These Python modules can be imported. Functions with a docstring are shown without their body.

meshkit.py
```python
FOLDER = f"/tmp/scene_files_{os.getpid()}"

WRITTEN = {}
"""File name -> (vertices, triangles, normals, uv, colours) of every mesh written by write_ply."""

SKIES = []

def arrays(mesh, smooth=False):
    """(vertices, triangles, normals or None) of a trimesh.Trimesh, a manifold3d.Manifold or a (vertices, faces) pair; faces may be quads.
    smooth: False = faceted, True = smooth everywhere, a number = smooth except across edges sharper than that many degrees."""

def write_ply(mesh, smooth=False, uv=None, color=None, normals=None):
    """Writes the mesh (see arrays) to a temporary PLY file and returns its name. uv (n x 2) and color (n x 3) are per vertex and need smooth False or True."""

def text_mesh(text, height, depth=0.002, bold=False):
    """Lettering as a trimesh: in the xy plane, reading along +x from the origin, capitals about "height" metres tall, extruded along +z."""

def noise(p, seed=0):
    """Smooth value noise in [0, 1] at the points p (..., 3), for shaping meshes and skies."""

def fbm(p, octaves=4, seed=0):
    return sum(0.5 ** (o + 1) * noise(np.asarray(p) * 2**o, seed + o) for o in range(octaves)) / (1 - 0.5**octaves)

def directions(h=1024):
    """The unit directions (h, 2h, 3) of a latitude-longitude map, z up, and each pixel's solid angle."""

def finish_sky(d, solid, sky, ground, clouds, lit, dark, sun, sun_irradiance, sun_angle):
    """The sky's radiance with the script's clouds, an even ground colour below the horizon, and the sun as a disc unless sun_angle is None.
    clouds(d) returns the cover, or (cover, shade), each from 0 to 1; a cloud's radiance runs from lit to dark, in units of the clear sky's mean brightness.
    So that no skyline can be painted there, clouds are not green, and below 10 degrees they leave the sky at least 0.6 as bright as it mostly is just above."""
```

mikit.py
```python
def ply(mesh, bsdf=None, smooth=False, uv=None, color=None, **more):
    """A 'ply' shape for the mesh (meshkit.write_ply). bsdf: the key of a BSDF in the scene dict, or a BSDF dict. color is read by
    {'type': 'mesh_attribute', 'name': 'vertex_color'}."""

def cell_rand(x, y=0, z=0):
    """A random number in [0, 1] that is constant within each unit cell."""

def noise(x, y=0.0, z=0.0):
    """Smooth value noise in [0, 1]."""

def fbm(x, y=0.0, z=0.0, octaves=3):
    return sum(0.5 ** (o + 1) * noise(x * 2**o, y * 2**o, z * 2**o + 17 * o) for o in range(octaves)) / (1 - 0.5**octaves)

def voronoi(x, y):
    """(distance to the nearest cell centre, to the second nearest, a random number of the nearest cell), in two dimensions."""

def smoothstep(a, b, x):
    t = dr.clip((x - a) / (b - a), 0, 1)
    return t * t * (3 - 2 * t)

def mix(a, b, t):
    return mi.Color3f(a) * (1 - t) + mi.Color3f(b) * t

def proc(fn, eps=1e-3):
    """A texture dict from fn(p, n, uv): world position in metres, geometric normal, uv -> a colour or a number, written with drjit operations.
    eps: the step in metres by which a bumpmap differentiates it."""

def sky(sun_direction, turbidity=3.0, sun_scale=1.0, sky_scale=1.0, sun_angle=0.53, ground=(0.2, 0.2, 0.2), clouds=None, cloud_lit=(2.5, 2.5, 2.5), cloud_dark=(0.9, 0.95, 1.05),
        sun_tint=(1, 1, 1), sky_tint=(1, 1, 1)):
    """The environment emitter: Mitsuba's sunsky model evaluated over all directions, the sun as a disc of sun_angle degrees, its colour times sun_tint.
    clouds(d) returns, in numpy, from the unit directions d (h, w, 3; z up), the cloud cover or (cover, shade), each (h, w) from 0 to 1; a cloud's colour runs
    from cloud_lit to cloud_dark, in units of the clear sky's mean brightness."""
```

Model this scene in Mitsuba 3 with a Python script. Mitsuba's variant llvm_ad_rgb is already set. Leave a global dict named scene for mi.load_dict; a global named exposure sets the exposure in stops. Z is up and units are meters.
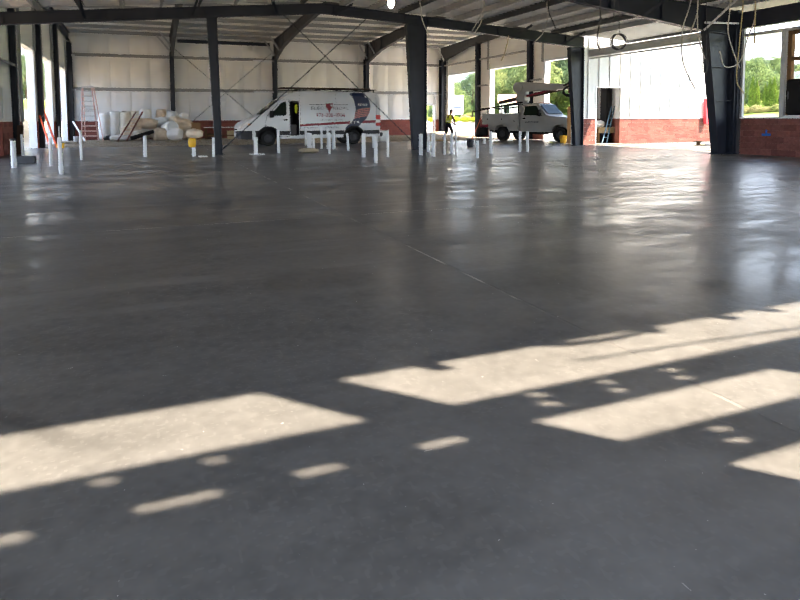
import math, random
import numpy as np, trimesh, shapely
import shapely.geometry as sg
import manifold3d as m3
import drjit as dr
import mitsuba as mi
import mikit, meshkit
from mikit import noise, fbm, voronoi, cell_rand, smoothstep, mix

random.seed(7)
RNG = np.random.default_rng(7)
T = mi.ScalarTransform4f
scene, labels = {}, {}

# ------------------------------------------------------------------ camera, sky, exposure
EYE = np.array([0.0, 0.0, 1.2])
FORWARD = np.array([0.3750586, 0.92432212, -0.0704249])
UP = np.array([0.03089878, 0.06346315, 0.99750574])
scene['camera'] = {'type': 'perspective', 'fov_axis': 'x', 'fov': 2 * math.degrees(math.atan(400 / 619.0)),
                   'principal_point_offset_y': (300 - 163) / 600.0, 'near_clip': 0.05, 'far_clip': 2000.0,
                   'to_world': T().look_at(origin=EYE.tolist(), target=(EYE + FORWARD).tolist(), up=UP.tolist())}
SUN_TAN = 1.327                                   # tangent of the sun's elevation
SUN = np.array([0.655, -0.755, SUN_TAN])
exposure = 4.4


def haze_clouds(d):
    c = meshkit.fbm(d * np.array([3.0, 3.0, 6.0]) + 4.0, 4, 3)
    return np.clip((c - 0.42) * 3.0, 0, 0.85), np.clip((c - 0.6) * 1.5, 0, 0.4)


scene['sky'] = mikit.sky(SUN, turbidity=4.0, sun_scale=1.0, sky_scale=1.15, ground=(0.3, 0.28, 0.24), clouds=haze_clouds,
                         cloud_lit=(2.0, 2.0, 2.0), cloud_dark=(1.1, 1.12, 1.15), sun_tint=(0.97, 0.98, 0.99))


# ------------------------------------------------------------------ materials
def rgb(*c):
    return {'type': 'rgb', 'value': list(c)}


def principled(name, color, rough=0.5, metal=0.0, spec=0.5, **kw):
    color = color if isinstance(color, dict) else rgb(*color)
    rough = rough if isinstance(rough, dict) else float(rough)
    scene['mat_' + name] = {'type': 'twosided', 'bsdf': {'type': 'principled', 'base_color': color, 'roughness': rough, 'metallic': float(metal), 'specular': float(spec), **kw}}
    return 'mat_' + name


def diffuse(name, color):
    color = color if isinstance(color, dict) else rgb(*color)
    scene['mat_' + name] = {'type': 'twosided', 'bsdf': {'type': 'diffuse', 'reflectance': color}}
    return 'mat_' + name


def floor_color(p, n, uv):
    big = fbm(p.x * 0.35 + 3, p.y * 0.8, 0.0, 3)
    streak = fbm(p.x * 0.8, p.y * 5.0, 2.0, 3)
    fine = fbm(p.x * 22, p.y * 22, 1.0, 3)
    swirl = fbm(p.x * 3 + 2 * fbm(p.y * 2.0, p.x * 1.3, 0, 2), p.y * 4, 5.0, 3)
    grit = smoothstep(0.72, 0.86, noise(p.x * 60, p.y * 60, 3.0))
    v = 0.096 * (0.46 + 0.44 * big + 0.22 * streak + 0.28 * fine + 0.34 * swirl)
    speck = smoothstep(0.986, 0.994, noise(p.x * 37, p.y * 37, 9.0))
    dust = smoothstep(0.62, 0.8, fbm(p.x * 0.7, p.y * 3.3, 8.0, 3)) * 0.10
    damp = 1.0 - 0.10 * smoothstep(0.62, 0.70, fbm(p.x * 0.9 + 9, p.y * 0.9, 4.0, 3))
    trail = dr.abs(p.x + 0.55 + 0.75 * (p.y - 2.9) + 0.10 * noise(p.y * 3.0, p.x * 3.0, 2.0))
    v = v * (1.0 - 0.28 * smoothstep(0.09, 0.02, trail) * smoothstep(2.3, 2.7, p.y) * smoothstep(4.6, 3.8, p.y))
    v = v * damp + dust * 0.25 + grit * 0.010 + speck * 0.25
    return mix((0.975, 0.985, 0.99), (1.01, 0.99, 0.96), big) * v


def floor_rough(p, n, uv):
    a = fbm(p.x * 0.6, p.y * 2.2, 0.0, 3)
    b = fbm(p.x * 3.0, p.y * 7.0, 5.0, 3)
    return dr.clip(0.24 + 0.30 * (a - 0.35) + 0.24 * (b - 0.4), 0.16, 0.50)


def floor_bump(p, n, uv):
    return 0.0006 * fbm(p.x * 2.2, p.y * 7.0, 0.0, 3) + 0.00020 * noise(p.x * 40, p.y * 40, 0.0)


scene['mat_concrete'] = {'type': 'twosided', 'bsdf': {'type': 'bumpmap', 'scale': 1.0, 'arbitrary': mikit.proc(floor_bump, 2e-2),
                         'bsdf': {'type': 'principled', 'base_color': mikit.proc(floor_color), 'roughness': mikit.proc(floor_rough), 'specular': 0.34}}}
CONCRETE = 'mat_concrete'
FILLER = diffuse('joint_filler', mikit.proc(lambda p, n, uv: mix((0.12, 0.118, 0.114), (0.29, 0.285, 0.27), smoothstep(0.42, 0.68, fbm(p.x * 3, p.y * 3, 0, 3)))))
STEEL = principled('steel_charcoal', mikit.proc(lambda p, n, uv: mix((0.014, 0.018, 0.028), (0.024, 0.029, 0.042), fbm(p.x * 3, p.y * 3, p.z * 2))), 0.42, spec=0.3)
STEELGREY = principled('steel_grey', mikit.proc(lambda p, n, uv: mix((0.035, 0.037, 0.042), (0.055, 0.057, 0.062), fbm(p.x * 3, p.y * 3, p.z * 2))), 0.5)
GALV = principled('galvanised', mikit.proc(lambda p, n, uv: mix((0.46, 0.47, 0.48), (0.60, 0.61, 0.62), fbm(p.x * 9, p.y * 9, p.z * 9))), 0.42, metal=0.25)
GALVDIM = principled('galvanised_dull', mikit.proc(lambda p, n, uv: mix((0.26, 0.265, 0.27), (0.36, 0.365, 0.37), fbm(p.x * 5, p.y * 5, p.z * 5))), 0.5, metal=0.15)
LINER = diffuse('insulation_cream', mikit.proc(lambda p, n, uv: mix((0.79, 0.795, 0.78), (0.88, 0.885, 0.87), fbm(p.x * 1.1, p.y * 1.1, p.z * 0.7))))
LINERWHITE = diffuse('insulation_white', mikit.proc(lambda p, n, uv: mix((0.78, 0.79, 0.80), (0.87, 0.88, 0.89), fbm(p.x * 1.1, p.y * 1.1, p.z * 0.7))))
PURLIN = principled('purlin_light', (0.70, 0.70, 0.69), 0.5)
WINGDECK = diffuse('wing_deck', (0.76, 0.75, 0.72))
DECK = principled('roof_deck', mikit.proc(lambda p, n, uv: mix((0.56, 0.56, 0.55), (0.70, 0.69, 0.67), fbm(p.x * 1.5, p.y * 4, 0.0))), 0.45, metal=0.1)
WHITEPANEL = principled('white_metal_panel', (0.60, 0.61, 0.62), 0.5)
TRIM = principled('white_trim', (0.74, 0.77, 0.81), 0.5)
SOFFIT = principled('grey_soffit', (0.16, 0.16, 0.16), 0.5)
FASCIA = principled('dark_fascia', (0.06, 0.065, 0.07), 0.5)


def block_proc(base, dark):
    def fn(p, n, uv):
        return mix(dark, base, fbm(p.x * 14, p.y * 14, p.z * 14, 3))
    return fn


BRICKS = [principled('brick_a', mikit.proc(block_proc((0.24, 0.098, 0.083), (0.14, 0.054, 0.046))), 0.9, spec=0.2),
          principled('brick_b', mikit.proc(block_proc((0.27, 0.115, 0.097), (0.17, 0.068, 0.058))), 0.9, spec=0.2),
          principled('brick_c', mikit.proc(block_proc((0.20, 0.080, 0.070), (0.12, 0.046, 0.040))), 0.9, spec=0.2)]
MORTAR = diffuse('mortar', (0.22, 0.12, 0.10))


def far_brick(p, n, uv):
    u = (p.x + p.y) / 0.4
    row = dr.floor(p.z / 0.2)
    u = u + 0.5 * (row - 2 * dr.floor(row / 2))
    fu, fz = u - dr.floor(u), p.z / 0.2 - row
    joint = dr.maximum(smoothstep(0.95, 0.99, fu), smoothstep(0.93, 0.98, fz))
    c = mix((0.19, 0.060, 0.05), (0.28, 0.092, 0.075), cell_rand(dr.floor(u), row, 1) * 0.6 + 0.4 * fbm(p.x * 9, p.y * 9, p.z * 9))
    return mix(c, (0.22, 0.12, 0.10), joint)


FARBRICK = principled('brick_far', mikit.proc(far_brick), 0.9, spec=0.2)
DIRT = diffuse('dirt', mikit.proc(lambda p, n, uv: mix(mix((0.28, 0.24, 0.185), (0.44, 0.395, 0.32), fbm(p.x * 1.6, p.y * 1.6, 0, 3)), (0.22, 0.17, 0.12), smoothstep(0.6, 0.75, noise(p.x * 9, p.y * 9, 0)))))


def outside_color(p, n, uv):
    grass = mix((0.13, 0.20, 0.045), (0.24, 0.30, 0.08), fbm(p.x * 0.8, p.y * 0.8, 0, 3))
    gravel = mix((0.42, 0.395, 0.35), (0.56, 0.535, 0.48), fbm(p.x * 2.5, p.y * 2.5, 0, 3))
    soil = mix((0.36, 0.27, 0.17), (0.52, 0.42, 0.29), fbm(p.x * 1.5, p.y * 1.5, 3, 3))
    w = fbm(p.x * 0.5, p.y * 0.5, 7, 3)
    left = smoothstep(-5.5, -7.0, p.x)
    c = mix(gravel, soil, left)
    tuft = smoothstep(0.46, 0.58, fbm(p.x * 0.9, p.y * 1.6, 11, 3)) * smoothstep(24.0, 21.0, p.y) * smoothstep(19.0, 20.0, p.x) * 0.8
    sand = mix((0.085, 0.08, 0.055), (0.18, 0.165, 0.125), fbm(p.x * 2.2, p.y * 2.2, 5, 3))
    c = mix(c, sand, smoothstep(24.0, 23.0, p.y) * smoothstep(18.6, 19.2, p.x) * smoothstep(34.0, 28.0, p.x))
    c = mix(c, grass, tuft)
    g_right = smoothstep(41.0, 43.0, p.x - 0.02 * p.y + 3.0 * (w - 0.5))
    g_left = smoothstep(1.9, 2.2, p.z + 0.6 * (w - 0.5)) * left
    return mix(c, grass, dr.maximum(g_right, g_left))


OUTSIDE = diffuse('outside_ground', mikit.proc(outside_color))
PVC = principled('pvc', (0.70, 0.71, 0.72), 0.35)
PVCEND = diffuse('pvc_inside', (0.12, 0.12, 0.12))
WHITEPAINT = principled('van_white', (0.58, 0.59, 0.61), 0.25, clearcoat=0.6, clearcoat_gloss=0.9)
TRUCKWHITE = principled('truck_white', mikit.proc(lambda p, n, uv: mix((0.25, 0.245, 0.235), (0.33, 0.325, 0.31), fbm(p.x * 2, p.y * 2, p.z * 3))), 0.35, clearcoat=0.3)
NAVY = principled('navy_vinyl', (0.012, 0.018, 0.055), 0.35)
REDVINYL = principled('red_vinyl', (0.20, 0.012, 0.022), 0.4)
PALERED = principled('faded_red_vinyl', (0.50, 0.16, 0.14), 0.5)
GREYVINYL = principled('grey_vinyl', (0.09, 0.09, 0.10), 0.5)
WHITEVINYL = principled('white_vinyl', (0.75, 0.75, 0.75), 0.5)
BLACKPLASTIC = principled('black_plastic', (0.006, 0.006, 0.007), 0.6, spec=0.25)
DARKPLASTIC = principled('dark_grey_plastic', (0.016, 0.017, 0.021), 0.6)
RUBBER = principled('rubber', (0.013, 0.013, 0.013), 0.8, spec=0.3)
RIM = principled('wheel_rim', (0.05, 0.05, 0.055), 0.5, metal=0.3)
CHROME = principled('chrome', (0.6, 0.6, 0.62), 0.2, metal=1.0)
DARKGLASS = principled('tinted_glass', (0.012, 0.02, 0.014), 0.15, spec=0.05)
LAMPRED = principled('tail_lamp_red', (0.5, 0.015, 0.01), 0.2)
LAMPCLEAR = principled('lamp_clear', (0.75, 0.72, 0.70), 0.1)
LAMPAMBER = principled('lamp_amber', (0.7, 0.22, 0.05), 0.2)
ORANGE = principled('fibreglass_orange', (0.72, 0.10, 0.035), 0.5)
PINK = principled('fibreglass_pink', (0.74, 0.50, 0.46), 0.55)
ALU = principled('aluminium', (0.62, 0.62, 0.63), 0.35, metal=0.7)
RAILBROWN = principled('ladder_rail_brown', (0.13, 0.028, 0.022), 0.5)
WOOD = diffuse('lumber', mikit.proc(lambda p, n, uv: mix((0.13, 0.075, 0.038), (0.21, 0.125, 0.065), fbm(p.x * 12, p.y * 12, p.z * 1.6, 3))))
PLY = diffuse('plywood', mikit.proc(lambda p, n, uv: mix((0.40, 0.30, 0.17), (0.52, 0.41, 0.26), fbm(p.x * 3, p.y * 3, p.z * 6, 3))))
DARKWOOD = diffuse('dark_board', (0.06, 0.04, 0.03))
CARTON = diffuse('carton', (0.34, 0.20, 0.10))
PLASTICWRAP = principled('white_plastic_wrap', mikit.proc(lambda p, n, uv: mix((0.74, 0.75, 0.74), (0.88, 0.88, 0.86), fbm(p.x * 5, p.y * 5, p.z * 5, 3))), 0.35)
TANWRAP = principled('tan_wrap', mikit.proc(lambda p, n, uv: mix((0.55, 0.42, 0.29), (0.78, 0.66, 0.52), fbm(p.x * 6, p.y * 6, p.z * 6, 3))), 0.5)
CREAMWRAP = principled('cream_wrap', mikit.proc(lambda p, n, uv: mix((0.66, 0.60, 0.49), (0.84, 0.79, 0.69), fbm(p.x * 6, p.y * 6, p.z * 6, 3))), 0.45)
YELLOW = principled('yellow_plastic', (0.75, 0.42, 0.02), 0.45)
HIVIS = diffuse('hi_vis_vest', (0.72, 0.80, 0.06))
SKIN = principled('skin', (0.30, 0.15, 0.09), 0.6)
DARKCLOTH = diffuse('dark_cloth', (0.014, 0.014, 0.018))
SLEEVE = diffuse('dark_red_sleeve', (0.10, 0.035, 0.025))
BLUEPAINT = diffuse('blue_tape', (0.03, 0.12, 0.42))
BLUEMETAL = principled('blue_grey_rail', (0.08, 0.16, 0.24), 0.4)
CABLE = principled('cable_jacket', (0.42, 0.40, 0.36), 0.5)
CABLEDARK = principled('cable_dark', (0.04, 0.04, 0.045), 0.5)
ROPE = diffuse('yellow_rope', (0.48, 0.40, 0.22))
BARK = diffuse('bark', (0.12, 0.085, 0.06))
POLEWOOD = diffuse('pole_wood', (0.42, 0.36, 0.29))
ROOFRED = diffuse('far_roof', (0.42, 0.24, 0.20))
SIDING = diffuse('far_siding', (0.66, 0.64, 0.61))
SIGNBLUE = diffuse('sign_blue', (0.12, 0.16, 0.42))
REDPAINT = principled('red_paint', (0.60, 0.05, 0.07), 0.5)
SANDBAG = diffuse('sand_bag', (0.42, 0.35, 0.25))


def leaf(name, c, c2):
    scene['mat_' + name] = {'type': 'principledthin', 'base_color': mikit.proc(lambda p, n, uv: mix(c, c2, noise(p.x * 1.7, p.y * 1.7, p.z * 1.7))), 'roughness': 0.6, 'diff_trans': 0.7, 'spec_trans': 0.0}
    return 'mat_' + name


LEAVES = [leaf('leaf_a', (0.12, 0.17, 0.07), (0.26, 0.33, 0.14)), leaf('leaf_b', (0.09, 0.14, 0.08), (0.20, 0.26, 0.14)), leaf('leaf_c', (0.16, 0.20, 0.08), (0.32, 0.37, 0.16))]
CEDAR = leaf('cedar', (0.10, 0.17, 0.03), (0.24, 0.33, 0.06))
HEDGE = leaf('hedge', (0.14, 0.20, 0.05), (0.42, 0.38, 0.20))
FLOWER = leaf('flower', (0.62, 0.20, 0.14), (0.75, 0.40, 0.30))
WEED = leaf('weed', (0.20, 0.30, 0.03), (0.50, 0.52, 0.06))
scene['mat_pane'] = {'type': 'thindielectric'}
PANE = 'mat_pane'

# ------------------------------------------------------------------ helpers
used = set()


def numbered(name):
    if name not in used:
        used.add(name)
        return name
    k = 1
    while f'{name}_{k:03d}' in used:
        k += 1
    used.add(f'{name}_{k:03d}')
    return f'{name}_{k:03d}'


def tag(key, label=None, cat=None, group=None, kind=None):
    d = {}
    if label:
        d['label'] = label
    if cat:
        d['category'] = cat
    if group:
        d['group'] = group
    if kind:
        d['kind'] = kind
    labels[key] = d


def thing(name, label, cat, group=None):
    key = numbered(name)
    tag(key, label, cat, group)
    return key


def one(name, mesh, mat, label, cat, group=None, smooth=False, kind=None, **kw):
    key = thing(name, label, cat, group)
    scene[key] = mikit.ply(mesh, mat, smooth, **kw)
    if kind:
        labels[key]['kind'] = kind
    return key


def part(parent, name, mesh, mat, smooth=False, label=None, **kw):
    key = numbered(parent + '__' + name)
    scene[key] = mikit.ply(mesh, mat, smooth, **kw)
    if label:
        labels[key] = {'label': label}
    return key


def struct(name, mesh, mat, smooth=False, label=None):
    used.add(name)
    scene[name] = mikit.ply(mesh, mat, smooth)
    labels[name] = {'kind': 'structure'}
    if label:
        labels[name]['label'] = label
    return name


def cat(*ms):
    ms = [m for x in ms for m in (x if isinstance(x, (list, tuple)) else [x])]
    return trimesh.util.concatenate(ms)


def bx(x0, x1, y0, y1, z0, z1):
    m = trimesh.creation.box((abs(x1 - x0), abs(y1 - y0), abs(z1 - z0)))
    m.apply_translation(((x0 + x1) / 2, (y0 + y1) / 2, (z0 + z1) / 2))
    return m


def rounded(x0, x1, y0, y1, z0, z1, r=0.02, n=8):
    s = m3.Manifold.sphere(r, n)
    pts = [s.translate((x, y, z)) for x in (x0 + r, x1 - r) for y in (y0 + r, y1 - r) for z in (z0 + r, z1 - r)]
    return tm(m3.Manifold.batch_hull(pts))


def tm(man):
    m = man.to_mesh()
    return trimesh.Trimesh(m.vert_properties[:, :3], m.tri_verts, process=False)


def man(t):
    t = trimesh.Trimesh(t.vertices, t.faces)
    return m3.Manifold(m3.Mesh(np.asarray(t.vertices, np.float32), np.asarray(t.faces, np.uint32)))


def frame_of(d):
    d = np.asarray(d, float) / np.linalg.norm(d)
    a = np.cross(d, [0, 0, 1.0] if abs(d[2]) < 0.9 else [1.0, 0, 0])
    a /= np.linalg.norm(a)
    return a, np.cross(d, a), d


def cone(p0, p1, r0, r1=None, n=16):
    r1 = r0 if r1 is None else r1
    p0, p1 = np.asarray(p0, float), np.asarray(p1, float)
    a, b, d = frame_of(p1 - p0)
    t = np.arange(n) * 2 * np.pi / n
    ring = np.cos(t)[:, None] * a + np.sin(t)[:, None] * b
    v = np.vstack([p0 + ring * r0, p1 + ring * r1, [p0], [p1]])
    f = []
    for i in range(n):
        j = (i + 1) % n
        f += [[i, j, n + j], [i, n + j, n + i], [2 * n, j, i], [2 * n + 1, n + i, n + j]]
    m = trimesh.Trimesh(v, f, process=False)
    if m.volume < 0:
        m.invert()
    return m


def spline(pts, k=6):
    pts = np.asarray(pts, float)
    if len(pts) < 3:
        return pts
    out = []
    P = np.vstack([2 * pts[0] - pts[1], pts, 2 * pts[-1] - pts[-2]])
    for i in range(1, len(P) - 2):
        for t in np.arange(k) / k:
            a, b, c, d = P[i - 1:i + 3]
            out.append(0.5 * (2 * b + (c - a) * t + (2 * a - 5 * b + 4 * c - d) * t * t + (3 * b - a - 3 * c + d) * t ** 3))
    out.append(pts[-1])
    return np.array(out)


def tube(pts, r, n=6):
    pts = np.asarray(pts, float)
    rs = np.broadcast_to(r, (len(pts),))
    v, f = [], []
    d = np.gradient(pts, axis=0)
    a, b, _ = frame_of(d[0])
    t = np.arange(n) * 2 * np.pi / n
    for i, p in enumerate(pts):
        di = d[i] / (np.linalg.norm(d[i]) + 1e-12)
        a = a - di * (a @ di)
        a /= np.linalg.norm(a)
        b = np.cross(di, a)
        v += list(p + rs[i] * (np.cos(t)[:, None] * a + np.sin(t)[:, None] * b))
    for i in range(len(pts) - 1):
        for k in range(n):
            q = (k + 1) % n
            f += [[i * n + k, i * n + q, (i + 1) * n + q], [i * n + k, (i + 1) * n + q, (i + 1) * n + k]]
    m0, m1 = len(v), len(v) + 1
    v += [pts[0], pts[-1]]
    e = (len(pts) - 1) * n
    for k in range(n):
        q = (k + 1) % n
        f += [[m0, q, k], [m1, e + k, e + q]]
    m = trimesh.Trimesh(np.array(v), f, process=False)
    if m.volume < 0:
        m.invert()
    return m


def plate(poly, plane, n0, n1):
    """A polygon in (s, z) pushed out along the third axis: plane 'X': s is X and it spans Y n0..n1; plane 'Y': s is Y and it spans X n0..n1."""
    g = poly if hasattr(poly, 'geom_type') else sg.Polygon(poly)
    if not g.is_valid:
        g = g.buffer(0)
    ms = []
    for q in getattr(g, 'geoms', [g]):
        m = trimesh.creation.extrude_polygon(q, abs(n1 - n0), engine='earcut')
        v = np.array(m.vertices)
        s, z, n = v[:, 0], v[:, 1], v[:, 2] + min(n0, n1)
        v = np.stack([s, n, z], 1) if plane == 'X' else np.stack([n, s, z], 1)
        m = trimesh.Trimesh(v, m.faces, process=False)
        if m.volume < 0:
            m.invert()
        ms.append(m)
    return cat(ms)


def flange(line, t, side):
    """The band of thickness t along a polyline in (s, z), on the given side (dz or ds)."""
    line = [tuple(p) for p in line]
    return sg.LineString(line).buffer(t / 2, cap_style='flat', join_style='mitre') if side == 0 else sg.LineString(line).buffer(t * side, single_sided=True, join_style='mitre')


def hull_pts(bones):
    return m3.Manifold.batch_boolean(bones, m3.OpType.Add)


def place(m, rz=0.0, loc=(0, 0, 0), s=1.0):
    m = m.copy()
    m.apply_scale(s)
    m.apply_transform(trimesh.transformations.rotation_matrix(rz, [0, 0, 1]))
    m.apply_translation(loc)
    return m


ORD = ['first', 'second', 'third', 'fourth', 'fifth', 'sixth', 'seventh', 'eighth', 'ninth', 'tenth', 'eleventh', 'twelfth', 'thirteenth', 'fourteenth', 'fifteenth', 'sixteenth', 'seventeenth',
       'eighteenth', 'nineteenth', 'twentieth', 'twenty-first', 'twenty-second', 'twenty-third', 'twenty-fourth']

# ------------------------------------------------------------------ layout numbers (metres)
XL, XR = -6.0, 18.1                 # main hall side walls (inner faces)
YF, YJ = -0.2, 22.5                 # front wall behind the photographer, frame where the rear wing starts
RIDGE = 6.1
WL, WR, WB, WF = -4.7, 22.0, 45.0, 23.3   # rear wing: left, right, back walls and its front wall right of the hall
EYEH = 1.18                          # top of the block wainscot


def main_top(x):                     # top of the hall's rafters
    return 5.46 - (0.090 * (RIDGE - x) if x < RIDGE else 0.060 * (x - RIDGE))


def wing_top(y):                     # top of the wing's rafters
    return 7.22 - 0.038 * abs(y - 34.0)


# ------------------------------------------------------------------ ground and floor
def terrain(x, y):
    sm = lambda a, b, v: np.clip((v - a) / (b - a), 0, 1) ** 2 * (3 - 2 * np.clip((v - a) / (b - a), 0, 1))
    z = -0.14 + 0 * x
    z = z + sm(-5.6, -8.5, x) * sm(29, 64, y) * 3.0 + sm(-12, -40, x) * 1.5
    z = z + 0.024 * np.maximum(0, x - 25) + 0.016 * np.maximum(0, y - 48)
    win = sm(0.95, 0.85, y / np.maximum(x, 1)) * sm(24, 30, x)
    z = z + win * (sm(37.5, 46.5, x) * 1.45 + sm(58, 150, x) * 4.0)
    z = z + (1 - win) * sm(70, 160, np.hypot(x, y) - 38) * 4.0 * sm(10, 40, x)
    z = z + 0.10 * (meshkit.fbm(np.stack([x * 0.3, y * 0.3, 0 * x], -1), 3) - 0.5)
    inside = (x > -5.6) & (x < 23) & (y > -2) & (y < 46)
    return np.where(inside, -0.16, z)


gx = np.unique(np.concatenate([np.linspace(-120, -20, 26), np.linspace(-20, 60, 81), np.linspace(60, 260, 51)]))
gy = np.unique(np.concatenate([np.linspace(-60, 0, 16), np.linspace(0, 90, 91), np.linspace(90, 260, 43)]))
GX, GY = np.meshgrid(gx, gy, indexing='ij')
GV = np.stack([GX, GY, terrain(GX, GY)], -1).reshape(-1, 3)
ii, jj = np.meshgrid(np.arange(len(gx) - 1), np.arange(len(gy) - 1), indexing='ij')
a = (ii * len(gy) + jj).ravel()
GF = np.vstack([np.stack([a, a + len(gy), a + len(gy) + 1], 1), np.stack([a, a + len(gy) + 1, a + 1], 1)])
struct('ground_outside', trimesh.Trimesh(GV, GF, process=False), OUTSIDE, True)

# dirt floor of the unpoured end of the wing
dx_, dy_ = np.linspace(WL - 0.4, WR + 0.3, 60), np.linspace(29.0, WB + 0.2, 50)
DX, DY = np.meshgrid(dx_, dy_, indexing='ij')
DZ = -0.05 + 0.05 * (meshkit.fbm(np.stack([DX * 0.9, DY * 0.9, 0 * DX], -1), 3) - 0.5)
DZ = DZ + 0.30 * np.exp(-(((DX - 20.9) / 1.5) ** 2 + ((DY - 43.2) / 1.6) ** 2)) + 0.16 * np.exp(-(((DX - 15.6) / 1.2) ** 2 + ((DY - 38.5) / 2.0) ** 2))
DZ = np.where(DY < 31.6, np.minimum(DZ, -0.06), DZ)
DV = np.stack([DX, DY, DZ], -1).reshape(-1, 3)
ii, jj = np.meshgrid(np.arange(59), np.arange(49), indexing='ij')
a = (ii * 50 + jj).ravel()
struct('floor_dirt', trimesh.Trimesh(DV, np.vstack([np.stack([a, a + 50, a + 51], 1), np.stack([a, a + 51, a + 1], 1)]), process=False), DIRT, True)

struct('floor', bx(XL, WR, YF - 1.5, 30.4, -0.20, -0.0008), FILLER, label='joint bed under the grey troweled concrete slab')
xs = [XL, -5.25, 2.25, 9.75, 17.25, 22.0]
ys = [YF - 1.5, 7.40, 14.95, 22.5, 31.0]
for i in range(len(xs) - 1):
    for j in range(len(ys) - 1):
        x0, x1, y0, y1 = xs[i] + 0.011, xs[i + 1] - 0.011, ys[j] + 0.014, ys[j + 1] - 0.014
        if j < 3:
            x1 = min(x1, XR + 0.25)
        if j == 3:
            n = 14
            ex = np.linspace(x0, x1, n)
            ey = y1 + 0.25 * np.sin(ex * 1.1) + 0.12 * np.sin(ex * 3.1 + 1) - 0.03 * (ex - 9)
            m = trimesh.creation.extrude_polygon(sg.Polygon([(x0, y0), (x1, y0)] + list(zip(ex[::-1], ey[::-1]))), 0.15, engine='earcut')
            m.apply_translation((0, 0, -0.15))
        else:
            m = bx(x0, x1, y0, y1, -0.15, 0)
        part('floor', 'slab_panel', m, CONCRETE)


# ------------------------------------------------------------------ walls
def blocks(parent, plane, s0, s1, face, out, z0=0.0, rows=6, skip=None):
    """Courses of split-face block along a wall: plane 'X' runs along X with its face at Y = face, plane 'Y' along Y with its face at X = face; out is the direction the face looks."""
    k = 0
    for r in range(rows):
        h = (EYEH - z0) / rows
        za, zb = z0 + r * h + 0.004, z0 + (r + 1) * h - 0.004
        s = s0 - (0.2 if r % 2 else 0.0)
        while s < s1 - 0.02:
            p, q = max(s, s0) + 0.004, min(s + 0.4, s1) - 0.004
            s += 0.4
            if q - p < 0.04 or (skip and skip(p, q)):
                continue
            proud = 0.012 + 0.010 * RNG.random()
            c0, c1 = sorted((face, face + out * proud))
            m = bx(p, q, c0 - 0.01, c1, za, zb) if plane == 'X' else bx(c0, c1, p, q, za, zb)
            k += 1
            part(parent, 'brick', m, BRICKS[int(RNG.integers(0, 3))])


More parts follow.
